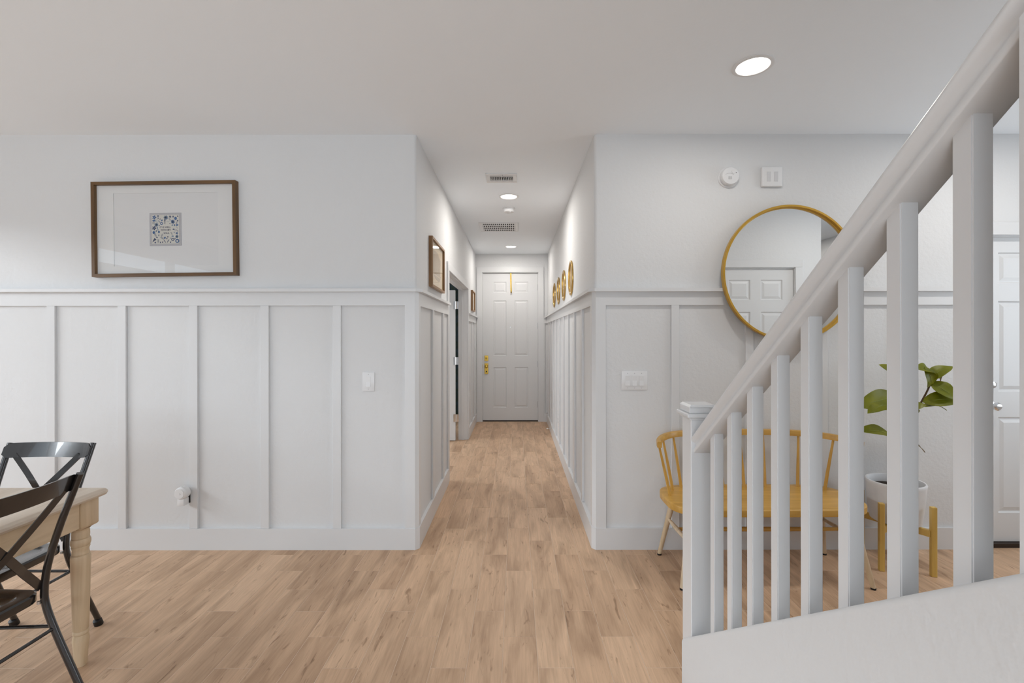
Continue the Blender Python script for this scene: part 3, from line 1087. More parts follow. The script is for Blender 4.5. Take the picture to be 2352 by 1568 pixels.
for i in range(3):
    bm = B(); lathe(bm, [(0.0028, 0.059), (0.0028, 0.0608), (0, 0.0608)], 8, Matrix.Translation((0.004 + 0.005 * math.cos(i * 2.1), -0.035, 0.046 + 0.005 * math.sin(i * 2.1))) @ RX); obj('speaker_hole', bm, 'plastic_grey', bd)
bm = B(); lathe(bm, [(0, 0), (0.003, 0), (0.003, 0.002), (0, 0.002)], 8, Matrix.Translation((0.004, -0.072, 0.0945))); obj('button', bm, 'plastic_grey', bd)

# spring door stop
r = thing('door_stop', 'small metal spring door stop on the right hallway baseboard', 'door stop', (HR - 0.021, 6.43, 0.118), (0, -PI / 2, 0))
bm = B(); lathe(bm, [(0, 0), (0.010, 0), (0.009, 0.006), (0, 0.007)], 14); obj('mount', bm, 'chrome', r)
bm = B(); tube(bm, [(0.005 * math.cos(i * 0.9), 0.005 * math.sin(i * 0.9), 0.006 + i * 0.0011) for i in range(50)], 0.0013, 5); obj('spring', bm, 'chrome', r)
bm = B(); lathe(bm, [(0, 0.058), (0.007, 0.058), (0.0075, 0.070), (0.005, 0.075), (0, 0.075)], 12); obj('tip', bm, 'plastic', r)


# ------------------------------------------------------------------ pictures
def frame_parts(r, w_, h_, fw, d, mh_, mv_):
    for sg in (-1, 1):
        zo, zi = sg * h_ / 2, sg * (h_ / 2 - fw)
        bm = B(); prism(bm, [(-w_ / 2, zo), (w_ / 2, zo), (w_ / 2 - fw, zi), (-w_ / 2 + fw, zi)], -d, 0, 'y'); obj('frame_rail', bm, mh_, r, smooth=False)
        xo, xi = sg * w_ / 2, sg * (w_ / 2 - fw)
        bm = B(); prism(bm, [(xo, -h_ / 2), (xo, h_ / 2), (xi, h_ / 2 - fw), (xi, -h_ / 2 + fw)], -d, 0, 'y'); obj('frame_stile', bm, mv_, r, smooth=False)


def text_bm(body, size):
    cu = bpy.data.curves.new('lettering', 'FONT')
    cu.body = body; cu.size = size; cu.align_x = 'CENTER'; cu.align_y = 'CENTER'
    cu.extrude = 0.0002; cu.offset = 0.00028
    o = bpy.data.objects.new('lettering', cu)
    C.objects.link(o)
    dg = bpy.context.evaluated_depsgraph_get()
    me = bpy.data.meshes.new_from_object(o.evaluated_get(dg))
    bm = B(); bm.from_mesh(me)
    bpy.data.meshes.remove(me)
    bpy.data.objects.remove(o)
    bpy.data.curves.remove(cu)
    return bm


PWD, PHT = 0.945, 0.622
pic = thing('framed_picture', 'walnut framed picture with small blue floral sampler on the left wall', 'picture', (-2.305, WY, 2.112), (0, -0.012, 0))
frame_parts(pic, PWD, PHT, 0.020, 0.038, 'walnut', 'walnut_v')
iw, ih = PWD / 2 - 0.020, PHT / 2 - 0.020
mw, mh = 0.344, 0.240
bm = B()
for a in ((-iw, iw, mh, ih), (-iw, iw, -ih, -mh), (-iw, -mw, -mh, mh), (mw, iw, -mh, mh)):
    box(bm, a[0], a[1], -0.016, -0.012, a[2], a[3])
obj('window_mat', bm, 'paper_mat', pic, smooth=False)
bm = B(); box(bm, -iw, iw, -0.012, -0.004, -ih, ih); obj('backing_board', bm, 'paper', pic, smooth=False)
bm = B(); box(bm, -iw, iw, -0.0225, -0.0205, -ih, ih); obj('glass_pane', bm, 'glass', pic, smooth=False)
bm = B(); box(bm, -0.104, 0.104, -0.0145, -0.012, -0.108, 0.108); tile = obj('sampler', bm, 'linen_border', pic, smooth=False)
tile['label'] = 'blue and cream floral sampler reading IT IS WELL WITH MY SOUL'
tile.location = (-0.004, 0, 0.0)
bm = B(); box(bm, -0.090, 0.090, -0.0150, -0.0145, -0.095, 0.095); obj('linen_ground', bm, 'linen', tile, smooth=False)
# stitched border lines
bm = B()
for i in range(34):
    u = -0.100 + 0.00606 * i
    box(bm, u - 0.0007, u + 0.0007, -0.0148, -0.0145, 0.097, 0.106); box(bm, u - 0.0007, u + 0.0007, -0.0148, -0.0145, -0.106, -0.097)
    box(bm, -0.102, -0.092, -0.0148, -0.0145, u - 0.0007, u + 0.0007); box(bm, 0.092, 0.102, -0.0148, -0.0145, u - 0.0007, u + 0.0007)
o = obj('border_stitching', bm, 'linen', tile, smooth=False); o['kind'] = 'stuff'
Mtxt = Matrix.Rotation(PI / 2, 4, 'X')
for s_, x, z in (('IT IS WELL', -0.0005, 0.0125), ('WITH MY', 0.0025, -0.0055), ('SOUL', 0.0075, -0.0265)):
    bm = B()
    join(bm, text_bm(s_, 0.0155), Matrix.Translation((x, -0.0153, z)) @ Mtxt)
    obj('lettering', bm, 'ink_text', tile, smooth=False)


def blob(bm, cx, cz, pts, mi):
    vs = [bm.verts.new((cx + px, -0.0153, cz + pz)) for px, pz in pts]
    f = bm.faces.new(vs)
    f.material_index = mi
    f.normal_update()
    if f.normal.y > 0: f.normal_flip()


def ell(a, b, rot=0.0, n=10, cx=0, cz=0):
    return [(cx + a * math.cos(t) * math.cos(rot) - b * math.sin(t) * math.sin(rot), cz + a * math.cos(t) * math.sin(rot) + b * math.sin(t) * math.cos(rot)) for t in [2 * PI * i / n for i in range(n)]]


# motifs read off the sampler: (kind, x, z, size, ink) in the sampler's own millimetres
K = 0.208 / 1120.0


def sp(px, py): return ((px - 752) * K, -(py - 795) * K)


motifs = [('flower', 365, 370, 62, 1), ('heart', 500, 325, 34, 0), ('leaf', 505, 400, 26, 0), ('leaf', 570, 435, 20, 0), ('petal', 345, 488, 46, 1), ('bars', 338, 575, 36, 0),
          ('ring2', 465, 500, 40, 2), ('rose', 440, 635, 58, 2), ('flower', 355, 750, 62, 0), ('leaf', 470, 745, 30, 2), ('leaf', 490, 815, 24, 2), ('leaf', 430, 857, 26, 0),
          ('disc', 342, 907, 42, 1), ('disc', 525, 887, 34, 1), ('sprig', 395, 990, 62, 0), ('leaf', 450, 1083, 26, 0), ('leaf', 520, 1005, 24, 0), ('tri', 355, 1175, 62, 0), ('disc', 390, 1262, 24, 0),
          ('sprig', 495, 1210, 60, 0), ('leaf', 575, 1262, 26, 0), ('leaf', 655, 1252, 26, 0), ('sprig', 640, 1110, 56, 0), ('blade', 725, 1215, 70, 0), ('tulip', 730, 1100, 40, 1), ('heart', 838, 1065, 26, 0), ('leaf', 805, 1125, 26, 0),
          ('blade2', 845, 1215, 70, 0), ('leaf', 935, 1258, 26, 0), ('ring', 1012, 1160, 42, 0), ('leaf', 945, 1112, 18, 0), ('leaf', 1090, 1135, 24, 0), ('ring', 1172, 1215, 56, 1), ('rose', 1160, 1060, 48, 2),
          ('leaf', 1010, 1045, 34, 2), ('flower', 1160, 942, 38, 1), ('sprig', 975, 945, 46, 0), ('leaf', 1065, 912, 24, 2), ('ring2', 1125, 828, 30, 0), ('petal', 1042, 800, 32, 0), ('leaf', 1195, 862, 20, 0),
          ('flower', 1172, 650, 40, 1), ('leaf', 1085, 655, 30, 1), ('line', 1165, 740, 60, 0), ('leaf', 1005, 655, 30, 2), ('rose', 1020, 535, 58, 1), ('disc', 1120, 415, 46, 1), ('flower', 1035, 350, 30, 0),
          ('flower', 928, 352, 36, 0), ('rose', 775, 382, 64, 2), ('sprig', 915, 450, 48, 0), ('heart', 635, 478, 34, 1), ('leaf', 740, 475, 34, 0), ('ring', 620, 590, 40, 1), ('sprig', 735, 560, 50, 0), ('leaf', 540, 660, 20, 0),
          ('leaf', 918, 598, 20, 0), ('disc', 1195, 338, 20, 0), ('disc', 1192, 500, 22, 0), ('sprig', 1155, 575, 40, 0), ('line2', 850, 520, 60, 2), ('sprig', 555, 530, 34, 0), ('sprig', 630, 1010, 50, 0)]
bm = B()
for kind, px, py, s, ink in motifs:
    cx, cz = sp(px, py)
    s = s * K * (1.28 if kind not in ('blade', 'blade2', 'sprig', 'line', 'line2') else 1.1)
    rr = (px * 7 + py * 3) % 6.28
    if kind in ('flower', 'rose'):
        n = 5 if kind == 'flower' else 7
        for i in range(n):
            a = rr + 2 * PI * i / n
            blob(bm, cx + 0.55 * s * math.cos(a), cz + 0.55 * s * math.sin(a), ell(0.46 * s, 0.30 * s, a, 8), ink)
        if kind == 'rose': blob(bm, cx, cz, ell(0.30 * s, 0.30 * s), 0 if ink else 1)
    elif kind in ('ring', 'ring2'):
        n = 14
        w_ = 0.5 if kind == 'ring' else 0.78
        for i in range(n):
            a, b = 2 * PI * i / n, 2 * PI * (i + 1) / n
            blob(bm, cx, cz, [(s * math.cos(a), s * math.sin(a)), (s * math.cos(b), s * math.sin(b)), (w_ * s * math.cos(b), w_ * s * math.sin(b)), (w_ * s * math.cos(a), w_ * s * math.sin(a))], ink)
    elif kind == 'disc': blob(bm, cx, cz, ell(0.85 * s, s, 0, 12), ink)
    elif kind == 'leaf': blob(bm, cx, cz, ell(s, 0.55 * s, rr, 8), ink)
    elif kind == 'petal': blob(bm, cx, cz, [(-s, 0), (-0.2 * s, -0.6 * s), (s, -0.3 * s), (s, 0.3 * s), (0, 0.7 * s)], ink)
    elif kind in ('heart', 'tulip'): blob(bm, cx, cz, [(0, -s), (0.7 * s, 0), (0.55 * s, 0.8 * s), (0, 0.4 * s), (-0.55 * s, 0.8 * s), (-0.7 * s, 0)], ink)
    elif kind == 'tri': blob(bm, cx, cz, [(-0.9 * s, -s), (s, 0.2 * s), (0.1 * s, s)], ink)
    elif kind == 'bars':
        for q in (-0.6, 0, 0.6): blob(bm, cx, cz + q * s, [(-s, -0.1 * s), (s, -0.1 * s), (s, 0.1 * s), (-s, 0.1 * s)], ink)
    elif kind in ('blade', 'blade2', 'line', 'line2'):
        a = {'blade': 2.15, 'blade2': 1.0, 'line': 2.3, 'line2': 2.95}[kind]
        blob(bm, cx, cz, ell(s, (0.16 if 'blade' in kind else 0.07) * s, a, 8), ink)
    elif kind == 'sprig':
        a = 0.6 + (rr % 2)
        blob(bm, cx, cz, ell(s, 0.06 * s, a, 6), ink)
        for q in (-0.7, -0.2, 0.3, 0.8):
            for sd in (-1, 1):
                blob(bm, cx + q * s * math.cos(a) + sd * 0.3 * s * math.cos(a + 1.2), cz + q * s * math.sin(a) + sd * 0.3 * s * math.sin(a + 1.2), ell(0.26 * s, 0.11 * s, a + sd * 0.9, 6), ink)
obj('floral_print', bm, ('ink_navy', 'ink_blue', 'ink_pale'), tile, smooth=False)['kind'] = 'stuff'


def hall_picture(name, label, y, z, w_, h_, rails, art):
    r = thing(name, label, 'picture', (HL, y, z), (0, 0, PI / 2), None)
    frame_parts(r, w_, h_, 0.018, 0.030, 'oak', 'oak_v')
    bm = B(); box(bm, -w_ / 2 + 0.016, w_ / 2 - 0.016, -0.012, -0.004, -h_ / 2 + 0.016, h_ / 2 - 0.016); bk = obj('print_sheet', bm, 'cream', r, smooth=False)
    bm = B()
    a, b = w_ * 0.30, h_ * 0.30
    if art:
        prism(bm, [(-a, -b * 0.55), (a * 0.8, -b * 0.55), (a, b * 0.6), (a * 0.1, b), (-a, b * 0.95)], -0.0128, -0.012, 'y')
        for i in range(7):
            x = -a + 2 * a * i / 7
            box(bm, x, x + 0.004, -0.0135, -0.0128, -b * 0.5, b * 0.7)
        box(bm, -a, a * 1.05, -0.0135, -0.0128, -b * 0.62, -b * 0.55)
        prism(bm, [(-a, -b * 0.7), (a, -b * 0.7), (a * 0.6, -b * 1.0), (-a * 0.3, -b * 0.95)], -0.0128, -0.012, 'y')
    else:
        box(bm, -a, a, -0.0128, -0.012, -b, b * 0.2)
    obj('drawing', bm, 'cream_dark', bk, smooth=False)
    bm = B(); box(bm, -w_ / 2 + 0.016, w_ / 2 - 0.016, -0.0205, -0.019, -h_ / 2 + 0.016, h_ / 2 - 0.016); obj('glass_pane', bm, 'glass', r, smooth=False)
    return r


hall_picture('framed_picture', 'oak framed cream print on the left hallway wall before the doorway', 3.815, 1.975, 0.60, 0.385, 0, 1)
hall_picture('framed_picture', 'small oak framed cream print past the doorway near the front door', 7.0, 1.925, 0.42, 0.30, 0, 0)

# four round gold mirrors on the right hallway wall
RY = Matrix.Rotation(-PI / 2, 4, 'Y')
gm = None
for i, (y, lab) in enumerate(((4.335, 'gold rimmed round mirror nearest the viewer on the right hallway wall'), (4.975, 'second gold rimmed round mirror along the right hallway wall'),
                              (5.585, 'third gold rimmed round mirror along the right hallway wall'), (6.205, 'gold rimmed round mirror nearest the front door'))):
    if gm is None:
        gm = thing('round_wall_mirror', lab, 'mirror', (HR, y, 1.945), group='row of small gold rimmed mirrors in the hallway')
        bm = B(); lathe(bm, [(0.131, 0.0), (0.158, 0.0), (0.163, 0.003), (0.163, 0.010), (0.160, 0.0145), (0.153, 0.016), (0.143, 0.0150), (0.135, 0.010), (0.131, 0.004)], 64, RY); obj('rim', bm, 'gold_leaf', gm)
        bm = B(); lathe(bm, [(0.0, 0.003), (0.132, 0.003)], 48, RY, cap=False); obj('mirror_glass', bm, 'mirror', gm)
    else:
        dup(gm, (HR, y, 1.945), label=lab)

# large round mirror
big = thing('round_mirror', 'large round gold rimmed mirror above the bench on the right wall', 'mirror', (1.777, WY - 0.046, 1.812), (0.0, 0, 0))
bm = B(); lathe(bm, [(0.424, 0.0), (0.438, 0.0), (0.4405, 0.003), (0.4405, 0.030), (0.438, 0.033), (0.427, 0.033), (0.425, 0.030), (0.425, 0.012), (0.420, 0.010), (0.420, 0.004)], 128, RX, cap=False); obj('rim', bm, 'gold', big)
bm = B(); lathe(bm, [(0.0, 0.008), (0.422, 0.008)], 96, RX, cap=False); obj('mirror_glass', bm, 'mirror', big)
bm = B(); lathe(bm, [(0.0, -0.002), (0.424, -0.002), (0.424, 0.004)], 64, RX, cap=False); obj('backing', bm, 'dark', big)
bm = B(); box(bm, -0.03, 0.03, 0, 0.046, 0.3, 0.36); obj('hanger_block', bm, 'dark', big, smooth=False)

# ------------------------------------------------------------------ dining table
TX, TY, TZ = -1.80, 2.06, 0.741
TW, TL = 0.95, 1.80
tb = thing('dining_table', 'pale whitewashed wood dining table with turned legs at left', 'table', (TX - TW / 2, TY - TL / 2, 0))
bm = B()
n = 6
tp = [(-TW / 2 + 0.012, -0.032), (-TW / 2 + 0.004, -0.026), (-TW / 2, -0.016), (-TW / 2 + 0.004, -0.006), (-TW / 2 + 0.014, 0)]
# table top: rounded slab with soft corners
t = bmesh.new()
layers = [(0.016, -0.032), (0.006, -0.027), (0.0, -0.018), (0.002, -0.009), (0.009, -0.003), (0.018, 0.0)]
rg = []
for ins, z in layers:
    ring = []
    rr = 0.022
    for cx, cy, a0 in ((1, 1, 0), (-1, 1, PI / 2), (-1, -1, PI), (1, -1, 1.5 * PI)):
        for i in range(5):
            a = a0 + PI / 2 * i / 4
            ring.append(t.verts.new((cx * (TW / 2 - rr) + (rr - ins) * math.cos(a), cy * (TL / 2 - rr) + (rr - ins) * math.sin(a), TZ + z)))
    rg.append(ring)
for a, b in zip(rg[:-1], rg[1:]):
    for i in range(20): t.faces.new((a[i], a[(i + 1) % 20], b[(i + 1) % 20], b[i]))
t.faces.new(rg[-1]); t.faces.new(rg[0][::-1])
join(bm, t)
top = obj('tabletop', bm, 'table_top', tb)
lb = 0.0415
lx, ly = TW / 2 - 0.026 - lb, TL / 2 - 0.03 - lb
AZ0, AZ1 = 0.600, TZ - 0.032
for s in (-1, 1):
    bm = B(); box(bm, s * (lx + lb - 0.010) - 0.010, s * (lx + lb - 0.010) + 0.004, -ly + lb, ly - lb, AZ0, AZ1, 0.002); obj('apron', bm, 'table_apron', tb, smooth=False)
    bm = B(); box(bm, -lx + lb, lx - lb, s * (ly + lb - 0.010) - 0.010, s * (ly + lb - 0.010) + 0.004, AZ0, AZ1, 0.002); obj('apron', bm, 'table_apron', tb, smooth=False)
legp = [(0.0200, 0.0), (0.0215, 0.004), (0.0240, 0.06), (0.0270, 0.090), (0.0288, 0.108), (0.0275, 0.124), (0.0245, 0.134), (0.0245, 0.1345), (0.0272, 0.138), (0.0278, 0.143), (0.0272, 0.148), (0.0248, 0.1515), (0.0248, 0.152), (0.0268, 0.156),
        (0.0285, 0.22), (0.0303, 0.30), (0.0322, 0.38), (0.0334, 0.440), (0.0338, 0.462), (0.0328, 0.472), (0.0318, 0.475), (0.0282, 0.4765), (0.0282, 0.479), (0.0300, 0.4805), (0.0288, 0.486), (0.0278, 0.492), (0.0286, 0.500), (0.0312, 0.5075), (0.0312, 0.510),
        (0.0292, 0.5115), (0.0292, 0.513), (0.0318, 0.516), (0.0338, 0.523), (0.0343, 0.530), (0.0336, 0.538), (0.0312, 0.5445), (0.0282, 0.546), (0.0282, 0.5475), (0.0300, 0.549), (0.0306, 0.562), (0.0300, 0.576), (0.0286, 0.578), (0.0286, 0.582), (0.036, 0.590)]
lg = None
for sx_ in (-1, 1):
    for sy_ in (-1, 1):
        if lg is None:
            bm = B()
            lathe(bm, legp, 40)
            box(bm, -lb, lb, -lb, lb, 0.600, AZ1, 0.003, 2)
            # rounded underside of the square block
            t = bmesh.new()
            q = [(lb, 0.602), (lb - 0.003, 0.596), (lb - 0.008, 0.592), (lb - 0.013, 0.590)]
            rr_ = [[t.verts.new((cx * a, cy * a, z)) for cx, cy in ((1, 1), (-1, 1), (-1, -1), (1, -1))] for a, z in q]
            for a, b in zip(rr_[:-1], rr_[1:]):
                for i in range(4): t.faces.new((a[i], a[(i + 1) % 4], b[(i + 1) % 4], b[i]))
            t.faces.new(rr_[-1])
            bmesh.ops.recalc_face_normals(t, faces=t.faces[:])
            join(bm, t)
            lg = obj('leg', bm, 'table_wood', tb, ang=28)
            o = lg
        else:
            o = bpy.data.objects.new('leg', lg.data); C.objects.link(o); o.parent = tb
        o.location = (sx_ * lx, sy_ * ly, 0)


# ------------------------------------------------------------------ black metal cross-back chair; faces local +x
def make_chair(label):
    r = thing('cross_back_chair', label, 'chair', group='black metal cross back chairs')
    prof = [(-0.345, 0.012), (-0.295, 0.14), (-0.238, 0.29), (-0.204, 0.40), (-0.199, 0.47), (-0.212, 0.57), (-0.252, 0.71), (-0.318, 0.893)]
    ypr = [0.205, 0.200, 0.192, 0.186, 0.184, 0.187, 0.193, 0.200]

    def postx(z):
        for (x0, z0), (x1, z1) in zip(prof[:-1], prof[1:]):
            if z0 <= z <= z1: return x0 + (x1 - x0) * (z - z0) / (z1 - z0)
        return prof[-1][0]
    for s in (-1, 1):
        bm = B()
        tube(bm, spline([(x, s * y, z) for (x, z), y in zip(prof, ypr)], 6), 0.0122, 14, up=(0, 1, 0.02))
        o = obj('back_leg', bm, 'black_metal', r, ang=50)
        bm = B(); lathe(bm, [(0.017, 0), (0.0185, 0.003), (0.0175, 0.030), (0.014, 0.032)], 16, Matrix.Translation((-0.342, s * 0.205, 0)) @ Matrix.Rotation(0.33, 4, 'Y')); obj('foot_cap', bm, 'rubber', o)
        bm = B()
        tube(bm, [Vector((0.160, s * 0.178, 0.44)), Vector((0.178, s * 0.188, 0.22)), Vector((0.196, s * 0.198, 0.012))], 0.0125, 14, up=(0, 1, 0.02))
        o = obj('front_leg', bm, 'black_metal', r, ang=50)
        bm = B(); lathe(bm, [(0.016, 0), (0.0175, 0.003), (0.0165, 0.030), (0.013, 0.032)], 16, Matrix.Translation((0.196, s * 0.198, 0))); obj('foot_cap', bm, 'rubber', o)
        bm = B(); tube(bm, [Vector((postx(0.325) + 0.004, s * 0.19, 0.325)), Vector((0.170, s * 0.183, 0.315))], 0.0065, 10, up=(0, 0, 1)); obj('stretcher', bm, 'black_metal', r)
    bm = B(); tube(bm, [Vector((postx(0.318), -0.19, 0.318)), Vector((postx(0.318), 0.19, 0.318))], 0.0065, 10, up=(0, 0, 1)); obj('stretcher', bm, 'black_metal', r)
    bm = B(); tube(bm, [Vector((0.172, -0.183, 0.27)), Vector((0.172, 0.183, 0.27))], 0.0065, 10, up=(0, 0, 1)); obj('stretcher', bm, 'black_metal', r)
    # seat: dished steel pan
    bm = B()

    def outline(ins):
        out = []
        rr = 0.055
        for cx, cy, a0 in ((0.176, 0.202, 0), (-0.197, 0.190, PI / 2), (-0.197, -0.190, PI), (0.176, -0.202, 1.5 * PI)):
            sx_, sy_ = (1 if cx > 0 else -1), (1 if cy > 0 else -1)
            for i in range(7):
                a = a0 + PI / 2 * i / 6
                out.append((cx - sx_ * rr + (rr - ins) * math.cos(a), cy - sy_ * rr + (rr - ins) * math.sin(a)))
        return out

    def shrink(pts, k): return [(x * k, y * k) for x, y in pts]
    ringspec = [(outline(0.003), 0.430), (outline(0), 0.434), (outline(0), 0.458), (outline(0.006), 0.464), (shrink(outline(0), 0.81), 0.4645), (shrink(outline(0), 0.79), 0.4635), (shrink(outline(0), 0.755), 0.4575), (shrink(outline(0), 0.73), 0.4565), (shrink(outline(0), 0.35), 0.4545)]
    rings = [[bm.verts.new((x, y, z)) for x, y in pts] for pts, z in ringspec]
    nn = len(rings[0])
    for a, b in zip(rings[:-1], rings[1:]):
        for i in range(nn): bm.faces.new((a[i], a[(i + 1) % nn], b[(i + 1) % nn], b[i]))
    bm.faces.new(rings[-1]); bm.faces.new(rings[0][::-1])
    bmesh.ops.recalc_face_normals(bm, faces=bm.faces[:])
    obj('seat', bm, 'black_metal', r, ang=40)
    # top rail: bowed plate in front of the posts, rounded ends
    bm = B()
    nx = 24
    grid = []
    for i in range(nx + 1):
        u = -1 + 2 * i / nx
        y = u * 0.206
        bow = -0.030 * (1 - u * u)
        edge = max(0.0, (abs(u) - 0.86) / 0.14)
        hh = 0.033 * math.sqrt(max(0.02, 1 - edge ** 2 * 0.75))
        row = []
        for zz in (-hh, hh):
            z = 0.862 + zz
            xb = postx(z) + 0.013 + bow
            row.append((Vector((xb, y, z)), Vector((xb + 0.006, y, z))))
        grid.append(row)
    vv = [[(bm.verts.new(a), bm.verts.new(b)) for a, b in row] for row in grid]
    for i in range(nx):
        (a0, a1), (b0, b1) = vv[i]
        (c0, c1), (d0, d1) = vv[i + 1]
        bm.faces.new((a0, c0, d0, b0)); bm.faces.new((a1, b1, d1, c1)); bm.faces.new((a0, a1, c1, c0)); bm.faces.new((b0, d0, d1, b1))
    for q in (0, nx):
        (a0, a1), (b0, b1) = vv[q]
        bm.faces.new((a0, b0, b1, a1))
    bmesh.ops.recalc_face_normals(bm, faces=bm.faces[:])
    obj('top_rail', bm, 'black_metal', r, ang=40)
    # crossing straps
    for s in (-1, 1):
        bm = B()
        pth = []
        for i in range(17):
            u = i / 16
            z = 0.842 - (0.842 - 0.478) * u
            y = s * (0.158 - 0.334 * u)
            e = math.sin(PI * u)
            pth.append(Vector((postx(z) + 0.004 + s * 0.002 - 0.022 * e, y, z)))
        sweep(bm, pth, [(-0.0135, -0.0018), (0.0135, -0.0018), (0.0135, 0.0018), (-0.0135, 0.0018)], up=(1, 0, 0.12))
        obj('cross_strap', bm, 'black_metal', r, ang=40)
    # seat bolts
    for s in (-1, 1):
        bm = B(); lathe(bm, [(0, 0), (0.006, 0), (0.006, 0.010), (0, 0.012)], 10, Matrix.Translation((-0.190, s * 0.172, 0.418))); obj('bolt', bm, 'steel', r)
    return r


ch = make_chair('black metal cross back chair nearest the viewer, at the table side')
ch.location = (-1.958, 1.545, 0)
ch.rotation_euler = (0, 0, PI)
dup(ch, (-2.245, 1.925, 0), (0, 0, -PI / 2), 'black metal cross back chair at the far table end against the wall side')

# ------------------------------------------------------------------ spindle-back bench
bn = thing('spindle_bench', 'honey coloured wooden spindle back bench under the round mirror', 'bench', (1.450, 2.775, 0))
SW, SD = 0.565, 0.225
bm = B()


def seat_outline(ins):
    out = []
    for i in range(48):
        a = 2 * PI * i / 48
        ca, sa = math.cos(a), math.sin(a)
        e = 0.36
        out.append(((SW - ins) * math.copysign(abs(ca) ** e, ca), (SD - ins) * math.copysign(abs(sa) ** 0.55, sa)))
    return out


rings = [[bm.verts.new((x, y, z)) for x, y in seat_outline(i_)] for i_, z in ((0.010, 0.404), (0.001, 0.408), (0, 0.440), (0.002, 0.445), (0.008, 0.448), (0.045, 0.447), (0.10, 0.445))]
for a, b in zip(rings[:-1], rings[1:]):
    for i in range(48): bm.faces.new((a[i], a[(i + 1) % 48], b[(i + 1) % 48], b[i]))
bm.faces.new(rings[-1]); bm.faces.new(rings[0][::-1])
bmesh.ops.recalc_face_normals(bm, faces=bm.faces[:])
obj('seat', bm, 'bench', bn, ang=45)


half = [(0.0, 0.236, 0.783), (0.20, 0.234, 0.782), (0.37, 0.214, 0.779), (0.465, 0.180, 0.776), (0.540, 0.112, 0.772), (0.585, 0.035, 0.767), (0.600, -0.030, 0.762)]
crest_pts = spline([(-x, y, z) for x, y, z in half[::-1]] + half[1:], 8)


def crest_at(x):
    """point of the crest rail over a signed x, measured along its length for the curved arms"""
    return min(crest_pts, key=lambda p: abs(p.x - x))


bm = B()
sweep(bm, crest_pts, [(-0.013, -0.018), (0.013, -0.018), (0.014, 0.012), (0.009, 0.018), (-0.009, 0.018), (-0.014, 0.012)])
obj('crest_rail', bm, 'bench', bn, ang=50)
for sx_ in (-1, 1):
    for bx, by, tx in ((0.0, 0.172, 0.0), (0.132, 0.172, 0.148), (0.236, 0.172, 0.262), (0.338, 0.170, 0.372), (0.402, 0.164, 0.440), (0.472, 0.115, 0.535), (0.520, 0.020, 0.594)):
        if sx_ > 0 and bx == 0.0: continue
        a = Vector((sx_ * bx, by, 0.446))
        b = crest_at(sx_ * tx) - Vector((0, 0, 0.013))
        bm = B()
        sweep(bm, [a - Vector((0, 0, 0.012)), a.lerp(b, 0.35), a.lerp(b, 0.55), a.lerp(b, 0.78), b], circ(0.0085, 10), up=(0, 1, 0.1), scale=[1.15, 1.1, 1.0, 0.88, 0.8])
        obj('spindle', bm, 'bench_v', bn)
legs = {}
for sx_ in (-1, 1):
    for sy_ in (-1, 1):
        a = Vector((sx_ * 0.455, sy_ * 0.130, 0.425))
        b = Vector((sx_ * 0.530, sy_ * 0.205, 0.008))
        legs[sx_, sy_] = (a, b)
        bm = B()
        sweep(bm, [a, a.lerp(b, 0.35), a.lerp(b, 0.7), b], circ(0.0165, 14), up=(0.1, 1, 0.1), scale=[1.1, 1.05, 0.9, 0.75])
        o = obj('leg', bm, 'bench_leg', bn)
        bm = B(); lathe(bm, [(0.0125, 0), (0.0135, 0.002), (0.0135, 0.010)], 14, Matrix.Translation((b.x, b.y, 0))); obj('foot_glide', bm, 'rubber', o)
for sx_ in (-1, 1):
    p, q = legs[sx_, -1][0].lerp(legs[sx_, -1][1], 0.42), legs[sx_, 1][0].lerp(legs[sx_, 1][1], 0.42)
    bm = B(); sweep(bm, [p, p.lerp(q, 0.5), q], circ(0.011, 10), up=(0, 0, 1), scale=[0.8, 1.25, 0.8]); obj('stretcher', bm, 'bench_leg', bn)
z = legs[1, 1][0].lerp(legs[1, 1][1], 0.42)
bm = B(); sweep(bm, [Vector((-z.x, 0, z.z)), Vector((0, 0, z.z)), Vector((z.x, 0, z.z))], circ(0.012, 10), up=(0, 0, 1), scale=[0.85, 1.2, 0.85]); obj('stretcher', bm, 'bench', bn)

# ------------------------------------------------------------------ potted plant on stand
PXc, PYc = 2.345, 2.868
stn = thing('plant_stand', 'four legged wooden plant stand beside the bench', 'plant stand', (PXc, PYc, 0), (0, 0, -0.26))
for s1 in (-1, 1):
    for s2 in (-1, 1):
        bm = B(); box(bm, s1 * 0.130 - 0.014, s1 * 0.130 + 0.014, s2 * 0.130 - 0.014, s2 * 0.130 + 0.014, 0, 0.405, 0.003, 2); obj('leg', bm, 'stand', stn, smooth=False)
for k in (0, 1):
    bm = B()
    t = bmesh.new(); bmesh.ops.create_cube(t, size=1)
    join(bm, t, Matrix.Translation((0, 0, 0.245 - 0.0002 * k)) @ Matrix.Rotation(PI / 4 + k * PI / 2, 4, 'Z') @ Matrix.Diagonal((0.345, 0.024, 0.038, 1)))
    obj('cross_bar', bm, 'stand', stn, smooth=False)
pot = thing('plant_pot', 'white ceramic plant pot standing in the wooden stand', 'pot', (PXc, PYc, 0.2645))
bm = B()
lathe(bm, [(0.0, 0.0), (0.120, 0.0), (0.128, 0.006), (0.140, 0.10), (0.150, 0.225), (0.153, 0.240), (0.150, 0.247), (0.142, 0.247), (0.138, 0.238), (0.134, 0.19), (0.0, 0.19)], 56)
obj('vessel', bm, 'ceramic', pot)
bm = B(); lathe(bm, [(0.0, 0.2015), (0.08, 0.2035), (0.1345, 0.2005), (0.134, 0.19)], 40, cap=False); obj('soil', bm, 'soil', pot)

pl = thing('rubber_plant', 'leafy green rubber plant growing in the white pot', 'plant', (PXc, PYc, 0.465))


def W2L(x, y, z): return Vector((x - PXc, y - PYc, z - 0.465))


